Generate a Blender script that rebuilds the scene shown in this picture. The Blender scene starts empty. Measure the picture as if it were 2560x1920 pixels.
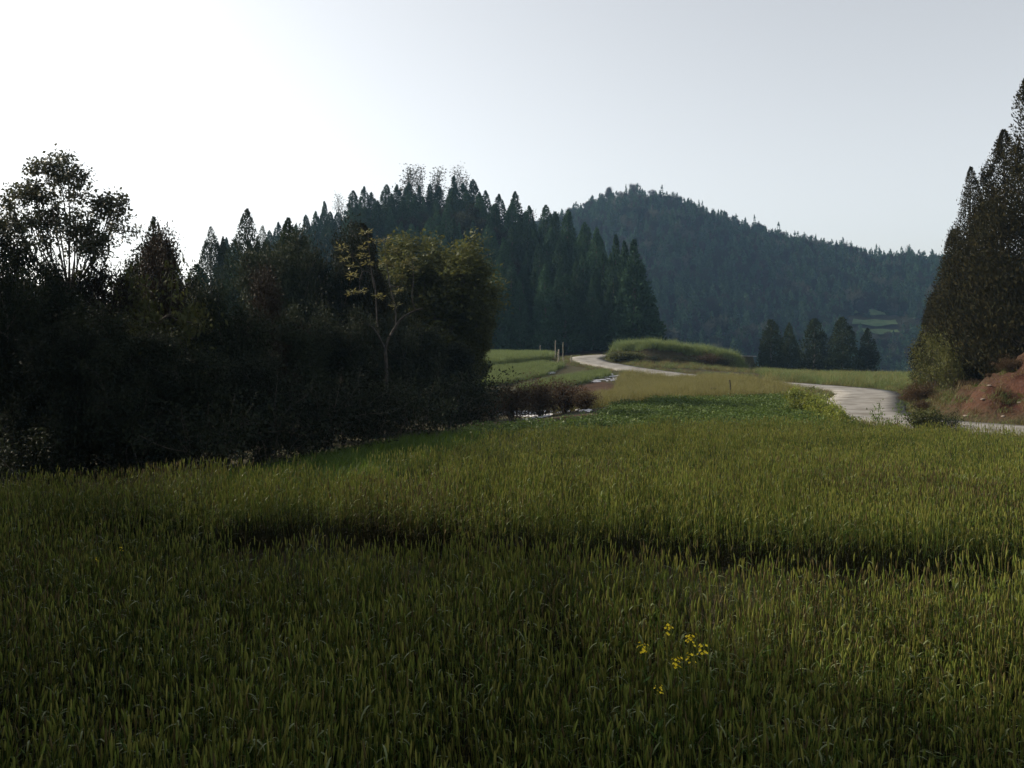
import bpy, math, random, time
T0 = time.time()
import numpy as np
from mathutils import Vector

# ------------------------------------------------------------------ camera
F = 2217.0            # focal length in photo pixels (2560 wide)
CX, HY = 1280.0, 860.0  # column of the optical axis, row of the horizon
CAMZ = 2.8
scene = bpy.context.scene
cam_d = bpy.data.cameras.new('camera'); cam = bpy.data.objects.new('camera', cam_d)
scene.collection.objects.link(cam)
cam_d.sensor_width = 36.0; cam_d.lens = 36.0 * F / 2560.0
cam_d.shift_y = -(960.0 - HY) / 2560.0
cam_d.clip_start = 0.05; cam_d.clip_end = 5000
cam.location = (0, 0, CAMZ); cam.rotation_euler = (math.radians(90), 0, 0)
scene.camera = cam

# ------------------------------------------------------------------ sky, sun, exposure
SUN_AZ = math.radians(-66)     # from +Y (view direction) towards +X
SUN_EL = math.radians(30)
world = bpy.data.worlds.new('World'); scene.world = world; world.use_nodes = True
wn = world.node_tree.nodes; wl = world.node_tree.links
bg = wn['Background']
sky = wn.new('ShaderNodeTexSky'); sky.sky_type = 'NISHITA'; sky.sun_disc = False
sky.sun_elevation = SUN_EL; sky.sun_rotation = SUN_AZ
sky.altitude = 300; sky.air_density = 1.0; sky.dust_density = 2.2; sky.ozone_density = 1.0
pale = wn.new('ShaderNodeHueSaturation'); pale.inputs['Saturation'].default_value = 0.27   # evening haze greys the whole sky
wl.new(sky.outputs[0], pale.inputs['Color']); wm = wn.new('ShaderNodeMix'); wm.data_type = 'RGBA'; wm.blend_type = 'MULTIPLY'; wm.inputs[0].default_value = 1.0; wm.inputs[7].default_value = (1.0, 0.985, 0.95, 1)   # and warms it a little
wl.new(pale.outputs[0], wm.inputs[6]); wl.new(wm.outputs[2], bg.inputs[0]); bg.inputs[1].default_value = 0.15
sun_d = bpy.data.lights.new('sun', 'SUN'); sun = bpy.data.objects.new('sun', sun_d)
scene.collection.objects.link(sun)
sun_d.energy = 5.0; sun_d.angle = math.radians(0.6); sun_d.color = (1.0, 0.88, 0.70)
S = Vector((math.sin(SUN_AZ) * math.cos(SUN_EL), math.cos(SUN_AZ) * math.cos(SUN_EL), math.sin(SUN_EL)))
sun.rotation_euler = S.to_track_quat('Z', 'Y').to_euler(); sun.location = (-60, 20, 60)
scene.view_settings.view_transform = 'Standard'; scene.view_settings.look = 'None'
scene.view_settings.exposure = 0.43; scene.view_settings.gamma = 1.0
scene.cycles.max_bounces = 6; scene.cycles.transparent_max_bounces = 6
scene.cycles.volume_bounces = 0
C = scene.collection

# ------------------------------------------------------------------ helpers
def tag(o, label=None, cat=None, group=None, kind=None):
    if label: o['label'] = label
    if cat: o['category'] = cat
    if group: o['group'] = group
    if kind: o['kind'] = kind
    return o

def mesh_of(name, V, faces, mats, fmat=None, smooth=False):
    """faces: list of int arrays (n,3) or (n,4); fmat: list of material indices per array"""
    me = bpy.data.meshes.new(name)
    V = np.asarray(V, dtype=np.float32).reshape(-1, 3)
    faces = [np.asarray(f, dtype=np.int32) for f in faces if len(f)]
    me.vertices.add(len(V)); me.vertices.foreach_set('co', V.ravel())
    nl = sum(f.size for f in faces); npoly = sum(len(f) for f in faces)
    me.loops.add(nl); me.polygons.add(npoly)
    me.loops.foreach_set('vertex_index', np.concatenate([f.ravel() for f in faces]))
    tot = np.concatenate([np.full(len(f), f.shape[1], dtype=np.int32) for f in faces])
    start = np.concatenate([[0], np.cumsum(tot)[:-1]]).astype(np.int32)
    me.polygons.foreach_set('loop_start', start)
    try: me.polygons.foreach_set('loop_total', tot)
    except Exception: pass
    if fmat is not None:
        me.polygons.foreach_set('material_index', np.concatenate([np.full(len(f), m, dtype=np.int32) for f, m in zip(faces, fmat)]))
    if smooth: me.polygons.foreach_set('use_smooth', np.ones(npoly, dtype=bool))
    for m in (mats if isinstance(mats, (list, tuple)) else [mats]): me.materials.append(m)
    me.update(calc_edges=True)
    return me

def ob(name, me, parent=None, loc=None, rz=0.0, scale=None):
    o = bpy.data.objects.new(name, me); C.objects.link(o)
    if parent is not None: o.parent = parent
    if loc is not None: o.location = loc
    if rz: o.rotation_euler = (0, 0, rz)
    if scale is not None: o.scale = scale
    return o

class Geo:
    """collects tubes, leaves and free polygons with a material index each"""
    def __init__(s): s.V = []; s.F = []; s.M = []; s.n = 0
    def add(s, V, Fq, m=0):
        V = np.asarray(V, float).reshape(-1, 3); Fq = np.asarray(Fq, int)
        s.V.append(V); s.F.append(Fq + s.n); s.M.append(m); s.n += len(V)
    def tube(s, pts, rad, k=6, m=0, cap=False):
        pts = np.asarray(pts, float); rad = np.asarray(rad, float); n = len(pts)
        d = np.gradient(pts, axis=0); d /= np.linalg.norm(d, axis=1, keepdims=True) + 1e-9
        ref = np.where(np.abs(d[:, 2:3]) > 0.9, np.array([[1., 0, 0]]), np.array([[0, 0, 1.]]))
        u = np.cross(d, ref); u /= np.linalg.norm(u, axis=1, keepdims=True) + 1e-9
        v = np.cross(d, u)
        a = np.arange(k) * 2 * np.pi / k
        ring = pts[:, None, :] + rad[:, None, None] * (np.cos(a)[None, :, None] * u[:, None, :] + np.sin(a)[None, :, None] * v[:, None, :])
        idx = np.arange(n * k).reshape(n, k)
        q = np.stack([idx[:-1], np.roll(idx[:-1], -1, 1), np.roll(idx[1:], -1, 1), idx[1:]], -1).reshape(-1, 4)
        s.add(ring.reshape(-1, 3), q, m)
        if cap:
            s.add(ring[-1], [[i, (i + 1) % k, (i + 2) % k] for i in range(1)] if k == 3 else [list(range(k))] if k in (3, 4) else [[0, i, i + 1] for i in range(1, k - 1)], m)
    def leaves(s, c, d, nrm, l, w, m=0, fold=0.0):
        """rhombic leaves: base c, axis d, normal nrm"""
        N = len(c)
        d = d / (np.linalg.norm(d, axis=1, keepdims=True) + 1e-9)
        sd = np.cross(d, nrm); sd /= np.linalg.norm(sd, axis=1, keepdims=True) + 1e-9
        up = np.cross(sd, d)
        l = np.broadcast_to(np.asarray(l, float), (N,))[:, None]; w = np.broadcast_to(np.asarray(w, float), (N,))[:, None]
        mid = c + d * l * 0.45 + up * w * fold
        V = np.stack([c, mid + sd * w * 0.5, c + d * l, mid - sd * w * 0.5], 1).reshape(-1, 3)
        s.add(V, np.arange(N * 4).reshape(N, 4), m)
    def blade(s, base, d, l, w, droop, rng, m=0, seg=4):
        """one curved grass blade"""
        h = np.array([d[0], d[1], 0.0]); h /= np.linalg.norm(h) + 1e-9
        side = np.array([-h[1], h[0], 0])
        p = np.array(base, float); ang = math.atan2(d[2], math.hypot(d[0], d[1])); V = []
        for i in range(seg + 1):
            t = i / seg; ww = w * 0.5 * (0.6 + 0.8 * t if t < 0.5 else 2 * (1 - t)) + 0.0004
            V += [p - side * ww, p + side * ww]
            p = p + (h * math.cos(ang) + np.array([0, 0, 1]) * math.sin(ang)) * l / seg
            ang -= droop / seg
        s.add(V, [[2 * i, 2 * i + 1, 2 * i + 3, 2 * i + 2] for i in range(seg)], m)
    def mesh(s, name, mats, smooth=False):
        q = [(f, m) for f, m in zip(s.F, s.M)]
        return mesh_of(name, np.concatenate(s.V), [f for f, m in q], mats, [m for f, m in q], smooth)

def unit(a): return a / (np.linalg.norm(a, axis=-1, keepdims=True) + 1e-9)

def sstep(a, b, x):
    t = np.clip((x - a) / (b - a), 0, 1); return t * t * (3 - 2 * t)

def in_poly(x, y, poly):
    x = np.asarray(x); y = np.asarray(y); r = np.zeros(x.shape, bool); n = len(poly)
    for i in range(n):
        x0, y0 = poly[i]; x1, y1 = poly[(i + 1) % n]
        c = ((y0 > y) != (y1 > y)) & (x < (x1 - x0) * (y - y0) / (y1 - y0 + 1e-12) + x0)
        r ^= c
    return r

def smooth_noise(x, y, sc, seed):
    r = np.random.default_rng(seed); z = 0
    for k in range(6):
        a = r.uniform(0, 2 * np.pi); f = sc * r.uniform(0.6, 1.8); p = r.uniform(0, 6.28)
        z = z + np.sin((np.cos(a) * x + np.sin(a) * y) * f + p)
    return z / 6 * 1.6

# ------------------------------------------------------------------ materials
def nodes_of(name):
    m = bpy.data.materials.new(name); m.use_nodes = True
    nt = m.node_tree; nt.nodes.clear()
    out = nt.nodes.new('ShaderNodeOutputMaterial')
    return m, nt, out

def leaf_mat(name, c1, c2, trans=0.35, rough=0.5, spec=0.3, tcol=None, var=0.35):
    """two leaf colours mixed leaf by leaf, light shining through"""
    m, nt, out = nodes_of(name); N = nt.nodes; L = nt.links
    geo = N.new('ShaderNodeNewGeometry'); oi = N.new('ShaderNodeObjectInfo')
    ramp = N.new('ShaderNodeMix'); ramp.data_type = 'RGBA'
    ramp.inputs[6].default_value = (*c1, 1); ramp.inputs[7].default_value = (*c2, 1)
    L.new(geo.outputs['Random Per Island'], ramp.inputs[0])
    mr = N.new('ShaderNodeMapRange'); mr.inputs[3].default_value = 1 - var; mr.inputs[4].default_value = 1 + var
    L.new(oi.outputs['Random'], mr.inputs[0])
    hsv = N.new('ShaderNodeHueSaturation'); L.new(ramp.outputs[2], hsv.inputs['Color']); L.new(mr.outputs[0], hsv.inputs['Value'])
    p = N.new('ShaderNodeBsdfPrincipled'); L.new(hsv.outputs[0], p.inputs['Base Color'])
    p.inputs['Roughness'].default_value = rough; p.inputs['Specular IOR Level'].default_value = spec
    tr = N.new('ShaderNodeBsdfTranslucent')
    hs2 = N.new('ShaderNodeHueSaturation'); hs2.inputs['Value'].default_value = 1.3; hs2.inputs['Hue'].default_value = 0.485
    L.new(hsv.outputs[0], hs2.inputs['Color']); L.new(hs2.outputs[0], tr.inputs['Color'])
    mx = N.new('ShaderNodeMixShader'); mx.inputs[0].default_value = trans
    L.new(p.outputs[0], mx.inputs[1]); L.new(tr.outputs[0], mx.inputs[2]); L.new(mx.outputs[0], out.inputs[0])
    return m

def noise_mat(name, c1, c2, scale=3.0, rough=0.9, bump=0.3, detail=6, spec=0.2, c3=None, scale3=0.3):
    m, nt, out = nodes_of(name); N = nt.nodes; L = nt.links
    tc = N.new('ShaderNodeTexCoord')
    nz = N.new('ShaderNodeTexNoise'); nz.inputs['Scale'].default_value = scale; nz.inputs['Detail'].default_value = detail
    L.new(tc.outputs['Object'], nz.inputs['Vector'])
    r = N.new('ShaderNodeMapRange'); r.inputs[1].default_value = 0.35; r.inputs[2].default_value = 0.65
    L.new(nz.outputs[0], r.inputs[0])
    mx = N.new('ShaderNodeMix'); mx.data_type = 'RGBA'; L.new(r.outputs[0], mx.inputs[0])
    mx.inputs[6].default_value = (*c1, 1); mx.inputs[7].default_value = (*c2, 1); col = mx.outputs[2]
    if c3:
        n3 = N.new('ShaderNodeTexNoise'); n3.inputs['Scale'].default_value = scale3; L.new(tc.outputs['Object'], n3.inputs['Vector'])
        r3 = N.new('ShaderNodeMapRange'); r3.inputs[1].default_value = 0.45; r3.inputs[2].default_value = 0.65; L.new(n3.outputs[0], r3.inputs[0])
        m3 = N.new('ShaderNodeMix'); m3.data_type = 'RGBA'; L.new(r3.outputs[0], m3.inputs[0]); L.new(col, m3.inputs[6]); m3.inputs[7].default_value = (*c3, 1); col = m3.outputs[2]
    p = N.new('ShaderNodeBsdfPrincipled'); L.new(col, p.inputs['Base Color'])
    p.inputs['Roughness'].default_value = rough; p.inputs['Specular IOR Level'].default_value = spec
    bp = N.new('ShaderNodeBump'); bp.inputs['Strength'].default_value = bump; bp.inputs['Distance'].default_value = 0.05
    L.new(nz.outputs[0], bp.inputs['Height']); L.new(bp.outputs[0], p.inputs['Normal']); L.new(p.outputs[0], out.inputs[0])
    return m

M = {}
M['cypress'] = leaf_mat('cypress_foliage', (0.018, 0.030, 0.014), (0.034, 0.046, 0.020), 0.15, 0.8, 0.05)
M['cypress_brown'] = leaf_mat('brownish_cypress_foliage', (0.018, 0.020, 0.010), (0.034, 0.029, 0.013), 0.12, 0.9, 0.02)
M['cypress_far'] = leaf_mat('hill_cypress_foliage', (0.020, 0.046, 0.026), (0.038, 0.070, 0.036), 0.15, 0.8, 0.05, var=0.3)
M['dark_leaf'] = leaf_mat('dark_evergreen_leaf', (0.012, 0.018, 0.010), (0.026, 0.031, 0.015), 0.15, 0.7, 0.08)
M['red_leaf'] = leaf_mat('reddish_brown_leaf', (0.024, 0.016, 0.011), (0.020, 0.019, 0.011), 0.12, 0.7, 0.08)
M['sky_leaf'] = leaf_mat('tall_broadleaf', (0.030, 0.040, 0.020), (0.048, 0.046, 0.026), 0.3, 0.5, 0.3)
M['yellow_leaf'] = leaf_mat('yellow_green_leaf', (0.070, 0.074, 0.022), (0.042, 0.052, 0.018), 0.3, 0.6, 0.12)
M['olive_leaf'] = leaf_mat('olive_leaf', (0.085, 0.085, 0.022), (0.045, 0.055, 0.018), 0.3, 0.6, 0.15)
M['young_leaf'] = leaf_mat('pale_young_leaf', (0.125, 0.115, 0.036), (0.085, 0.085, 0.03), 0.35, 0.45, 0.3)
M['bark'] = noise_mat('bark', (0.055, 0.045, 0.035), (0.11, 0.095, 0.08), 14, 0.95, 0.6)
M['pale_bark'] = noise_mat('pale_bark', (0.034, 0.030, 0.026), (0.064, 0.057, 0.050), 10, 0.9, 0.4)
M['wheat_head'] = leaf_mat('wheat_ear', (0.135, 0.180, 0.034), (0.225, 0.215, 0.056), 0.4, 0.7, 0.08, var=0.3)
M['wheat_leaf'] = leaf_mat('wheat_blade', (0.040, 0.083, 0.012), (0.072, 0.114, 0.018), 0.45, 0.6, 0.15, var=0.25)
M['flag_leaf'] = leaf_mat('sheen_toned_flag_leaf', (0.12, 0.15, 0.06), (0.18, 0.20, 0.09), 0.3, 0.5, 0.2, var=0.2)  # sky glint on the blade is put into this paler colour
M['shade_old_leaf'] = leaf_mat('shade_toned_old_leaf', (0.018, 0.026, 0.010), (0.034, 0.032, 0.014), 0.2, 0.7, 0.1, var=0.25)  # old lower leaves, darkened further to carry the shade beneath the ears
M['dry_blade'] = leaf_mat('dry_blade', (0.130, 0.105, 0.038), (0.085, 0.066, 0.024), 0.3, 0.6, 0.2)
M['bean_leaf'] = leaf_mat('bean_leaf', (0.046, 0.086, 0.018), (0.076, 0.112, 0.024), 0.3, 0.55, 0.2, var=0.2)
M['gold_grass'] = leaf_mat('golden_grass', (0.165, 0.150, 0.052), (0.115, 0.122, 0.040), 0.4, 0.6, 0.2, var=0.15)
M['crop'] = leaf_mat('far_crop', (0.088, 0.130, 0.042), (0.130, 0.160, 0.054), 0.3, 0.6, 0.2, var=0.2)
M['rape_leaf'] = leaf_mat('rape_leaf', (0.10, 0.145, 0.024), (0.165, 0.18, 0.03), 0.4, 0.5, 0.3)
M['petal'] = leaf_mat('yellow_petal', (0.75, 0.58, 0.02), (0.85, 0.70, 0.04), 0.3, 0.6, 0.2, var=0.05)
M['dry_shrub'] = leaf_mat('rusty_dry_leaf', (0.080, 0.044, 0.020), (0.055, 0.042, 0.018), 0.3, 0.6, 0.2)
M['concrete'] = noise_mat('road_concrete', (0.185, 0.178, 0.166), (0.235, 0.226, 0.212), 2.4, 0.85, 0.2, c3=(0.125, 0.115, 0.10), scale3=0.9)
M['plastic'] = noise_mat('mulch_film', (0.36, 0.36, 0.39), (0.50, 0.50, 0.53), 5, 0.4, 0.5, spec=0.5)
M['wood'] = noise_mat('weathered_post', (0.17, 0.155, 0.12), (0.25, 0.23, 0.18), 12, 0.9, 0.3)
M['dark_wood'] = noise_mat('dark_post', (0.03, 0.026, 0.022), (0.05, 0.042, 0.036), 12, 0.9, 0.3)
M['rock'] = noise_mat('pale_stone', (0.16, 0.13, 0.11), (0.24, 0.20, 0.17), 6, 0.9, 0.5)

# ------------------------------------------------------------------ terrain
ROAD = np.array([(32, 11), (26, 18), (20.5, 24.2), (16.6, 28.6), (14.3, 32), (14.2, 35.5), (15.6, 39.5), (17.9, 44.8), (20.0, 49.8), (20.8, 54.5), (19.0, 60.5), (15.6, 67.5), (11.8, 75), (8.9, 82), (7.6, 88), (8.2, 94), (11.2, 100), (16, 105), (23, 110), (31, 118)], float)
ROADZ = np.array([0, 0, 0, 0, 0, 0, 0, 0, 0, 0, .03, .12, .45, .85, 1.15, 1.4, 1.55, 1.6, 1.5, 1.2], float)
def catmull(P, n=10):
    out = []; Q = np.vstack([2 * P[0] - P[1], P, 2 * P[-1] - P[-2]])
    for i in range(1, len(Q) - 2):
        for t in np.linspace(0, 1, n, endpoint=False):
            a, b, c, d = Q[i - 1], Q[i], Q[i + 1], Q[i + 2]
            out.append(0.5 * (2 * b + (c - a) * t + (2 * a - 5 * b + 4 * c - d) * t ** 2 + (3 * b - a - 3 * c + d) * t ** 3))
    out.append(Q[-2]); return np.array(out)
RS = catmull(np.column_stack([ROAD, ROADZ]))
ROAD_HALF = 1.7

def road_near(x, y):
    x = np.asarray(x, float); y = np.asarray(y, float); sh = x.shape
    x = x.ravel(); y = y.ravel(); best = np.full(x.shape, 60.0); z = np.zeros(x.shape); side = np.ones(x.shape)
    T = RS[1:, :2] - RS[:-1, :2]
    sel = np.where((x > -60) & (x < 95) & (y > -50) & (y < 180))[0]
    for c in np.array_split(sel, max(1, len(sel) // 20000)):
        if not len(c): continue
        dx = x[c][:, None] - RS[None, :-1, 0]; dy = y[c][:, None] - RS[None, :-1, 1]
        d = dx * dx + dy * dy; i = d.argmin(1); k = np.arange(len(c))
        best[c] = np.sqrt(d[k, i]); z[c] = RS[i, 2]; side[c] = np.sign(T[i, 0] * dy[k, i] - T[i, 1] * dx[k, i])
    return best.reshape(sh), z.reshape(sh), side.reshape(sh)

RIDX = np.array([-140, -100, -80, -57.7, -49, -34.6, -29.6, -23, -8.7, -3.6, 0.7, 7.2, 13.7, 17.5, 22, 27, 34])
RIDZ = np.array([2, 4, 7, 11, 13, 16.3, 19.3, 20.7, 21.7, 20.3, 18.2, 15.5, 12.3, 8.5, 3, -3, -10.])
FARPX = np.array([500, 800, 1100, 1250, 1423, 1493, 1585, 1678, 1736, 1852, 1967, 2083, 2199, 2338, 2560, 2900, 3300])
FARPY = np.array([950, 780, 640, 580, 521, 492, 476, 486, 506, 548, 583, 606, 629, 629, 640, 660, 720])
FARD = 420.0
FARX = (FARPX - CX) / F * FARD; FARZ = CAMZ + (HY - FARPY) / F * FARD - 7.0

def ditch(x): return np.interp(x, [-12, -6, -2.7, 0, 2.7, 5, 14], [12.0, 11.3, 10.7, 10.1, 9.6, 9.3, 8.6])

def ground(x, y):
    x = np.asarray(x, float); y = np.asarray(y, float)
    z = 0.05 * smooth_noise(x, y, 0.25, 3)
    # far end of the near land climbs a little on the left
    z = z + 1.35 * sstep(48, 98, y) * (1 - sstep(14, 26, x))
    # left thicket ground sinks gently
    z = z - 0.9 * sstep(-5, -14, x + (y - 15) * -0.45) * sstep(13.5, 18, y) * (1 - sstep(60, 90, y))
    # ditch between the two wheat plots
    z = z - 0.5 * np.exp(-((y - ditch(x)) / 0.8) ** 4) * sstep(-7, -3.0, x)
    # valley to the right behind the road
    v = sstep(74, 210, y + 0.25 * (x - 20)) * sstep(20, 34, x)
    z = z - 16 * v
    # mound inside the far bend
    e = ((x - 16.6) / 6.9) ** 4 + ((y - 92.5) / 6.0) ** 4
    z = z + (1.0 + 0.28 * smooth_noise(x, y, 0.9, 8)) * (1 - sstep(0.55, 1.15, e + 0.12 * smooth_noise(x, y, 1.6, 9)))
    # middle wooded hill
    rid = np.interp(x, RIDX, RIDZ)
    foot = np.interp(x, [-140, -60, -10, 5, 18, 30], [80, 100, 108, 111, 104, 104])
    up = sstep(0, 1, np.clip((y - foot) / (160 - foot), 0, 1)) * 0.75 + 0.25 * np.clip((y - foot) / (160 - foot), 0, 1)
    dn = 1 - sstep(165, 235, y)
    z = z + (rid - 1.3) * up * dn
    # far wooded hill
    fr = np.interp(x * FARD / np.maximum(y, 200), FARX, FARZ)
    t = np.clip((y - 225) / (FARD - 225), 0, 1)
    prof = 0.55 * t + 0.45 * sstep(0, 1, t)
    wv = sstep(175, 232, y); z = z * (1 - wv) - 30 * wv
    z = np.where(y > 225, z + (fr + 30) * prof * (1 - sstep(FARD + 6, FARD + 150, y)), z)
    # right-hand bank
    d, rz, sd = road_near(x, y)
    bank = np.where((sd < 0) & (y < 60) & (y > 5), 1.0, 0.0) * (1 - sstep(46, 56, y))
    dd = np.clip(d - ROAD_HALF - 0.25, 0, 30)
    steep = np.interp(y, [5, 27, 33, 38, 60], [1.15, 1.15, 0.62, 0.25, 0.20])
    hb = np.minimum(dd * steep, 1.9 + 0.14 * dd)
    hb = hb * (1 + 0.18 * smooth_noise(x, y, 1.1, 5)) + (0.30 - 0.55 * np.abs(smooth_noise(x, y, 2.0, 6)) + 0.16 * smooth_noise(x, y, 5.0, 16)) * sstep(0.3, 1.4, dd)
    z = z + bank * hb
    # road bed
    w = 1 - sstep(ROAD_HALF + 0.15, ROAD_HALF + 1.6, d)
    z = z * (1 - w) + (rz - 0.08) * w
    return z

def P(px, py, D):
    return np.array([(px - CX) / F * D, D, CAMZ + (HY - py) / F * D])
def X(px, D): return (px - CX) / F * D
def gz(x, y): return float(ground(np.array([x]), np.array([y]))[0])

def axis(*segs):
    a = []
    for s, e, st in segs: a += list(np.arange(s, e, st))
    return np.array(a + [segs[-1][1]], float)
xs = axis((-300, -60, 12), (-60, -16, 1.5), (-16, 30, 0.33), (30, 60, 1.5), (60, 300, 12))
ys = axis((-80, 0, 5), (0, 62, 0.33), (62, 118, 0.7), (118, 240, 2.5), (240, 460, 6), (460, 620, 20))
GX, GY = np.meshgrid(xs, ys); GZ = ground(GX, GY)
n, m_ = GX.shape; idx = np.arange(n * m_).reshape(n, m_)
quads = np.stack([idx[:-1, :-1], idx[:-1, 1:], idx[1:, 1:], idx[1:, :-1]], -1).reshape(-1, 4)
# soil weights: r red earth, g grass, b straw litter
d_, rz_, sd_ = road_near(GX, GY)
red = np.where((sd_ < 0) & (GY < 44) & (GY > 5), sstep(ROAD_HALF + .5, ROAD_HALF + 1.3, d_) * (1 - sstep(31, 38, GY - 0.35 * (GX - 16))), 0)
e_ = ((GX - 16.6) / 6.9) ** 4 + ((GY - 92.5) / 6.0) ** 4
red = np.maximum(red, 0.18 * sstep(0.35, 0.6, e_) * (1 - sstep(1.0, 1.6, e_)))
red = np.maximum(red, 0.6 * sstep(104, 108, GY) * (1 - sstep(112, 118, GY)) * sstep(2, 8, GX) * (1 - sstep(24, 30, GX)))
mul = in_poly(GX, GY, [(-3, 31), (4.5, 33), (4.5, 37.5), (-3, 36)]) | in_poly(GX, GY, [(2.5, 60), (6, 57.5), (9.6, 65), (6.5, 70)])
red = np.maximum(red, 0.75 * mul)
col = np.stack([red, np.zeros_like(red), np.zeros_like(red), np.ones_like(red)], -1)

def ground_material():
    m, nt, out = nodes_of('ground_soil'); N = nt.nodes; L = nt.links
    tc = N.new('ShaderNodeTexCoord'); at = N.new('ShaderNodeAttribute'); at.attribute_name = 'soil'
    def noise(s, d=6):
        k = N.new('ShaderNodeTexNoise'); k.inputs['Scale'].default_value = s; k.inputs['Detail'].default_value = d
        L.new(tc.outputs['Object'], k.inputs['Vector']); return k
    def mix(f, a, b):
        k = N.new('ShaderNodeMix'); k.data_type = 'RGBA'; L.new(f, k.inputs[0])
        for i, c in ((6, a), (7, b)):
            if isinstance(c, tuple): k.inputs[i].default_value = (*c, 1)
            else: L.new(c, k.inputs[i])
        return k.outputs[2]
    def rng(o, a, b):
        k = N.new('ShaderNodeMapRange'); k.inputs[1].default_value = a; k.inputs[2].default_value = b; L.new(o, k.inputs[0]); return k.outputs[0]
    n1 = noise(1.1); n2 = noise(7); n3 = noise(0.5)
    base = mix(rng(n1.outputs[0], .35, .65), (0.040, 0.037, 0.018), (0.052, 0.040, 0.025))
    base = mix(rng(n2.outputs[0], .45, .7), base, (0.030, 0.040, 0.014))
    redc = mix(rng(n1.outputs[0], .4, .62), (0.038, 0.015, 0.010), (0.066, 0.031, 0.020))
    redc = mix(rng(n2.outputs[0], .5, .72), redc, (0.055, 0.030, 0.025))
    sep = N.new('ShaderNodeSeparateColor'); L.new(at.outputs['Color'], sep.inputs[0])
    colr = mix(sep.outputs[0], base, redc)
    p = N.new('ShaderNodeBsdfPrincipled'); L.new(colr, p.inputs['Base Color']); p.inputs['Roughness'].default_value = 0.95; p.inputs['Specular IOR Level'].default_value = 0.1
    bp = N.new('ShaderNodeBump'); bp.inputs['Strength'].default_value = 0.8; bp.inputs['Distance'].default_value = 0.12
    L.new(n2.outputs[0], bp.inputs['Height']); L.new(bp.outputs[0], p.inputs['Normal']); L.new(p.outputs[0], out.inputs[0])
    return m
gme = mesh_of('ground', np.stack([GX, GY, GZ], -1).reshape(-1, 3), [quads], ground_material(), smooth=True)
ca = gme.color_attributes.new('soil', 'FLOAT_COLOR', 'POINT'); ca.data.foreach_set('color', col.reshape(-1).astype(np.float32))
tag(ob('ground', gme), kind='structure')

# road: a concrete slab with a ragged edge, 12 cm thick
g = Geo(); rngr = np.random.default_rng(4)
tn = unit(np.gradient(RS[:, :2], axis=0)); nr = np.column_stack([tn[:, 1], -tn[:, 0]])
hw = ROAD_HALF + rngr.normal(0, 0.05, (2, len(RS)))
cols = []
for off, dz in ((-1.0, -0.12), (-1.0, 0.0), (-0.5, 0.015), (0, 0.02), (0.5, 0.015), (1.0, 0.0), (1.0, -0.12)):
    h = hw[0] if off < 0 else hw[1]
    cols.append(np.column_stack([RS[:, :2] + nr * (off * h)[:, None], RS[:, 2] + dz + 0.03]))
V = np.stack(cols, 1); k = V.shape[1]; ii = np.arange(V.shape[0] * k).reshape(-1, k)
q = np.stack([ii[:-1, :-1], ii[:-1, 1:], ii[1:, 1:], ii[1:, :-1]], -1).reshape(-1, 4)
rd = ob('road', mesh_of('road', V.reshape(-1, 3), [q], M['concrete'])); tag(rd, kind='structure')

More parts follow.
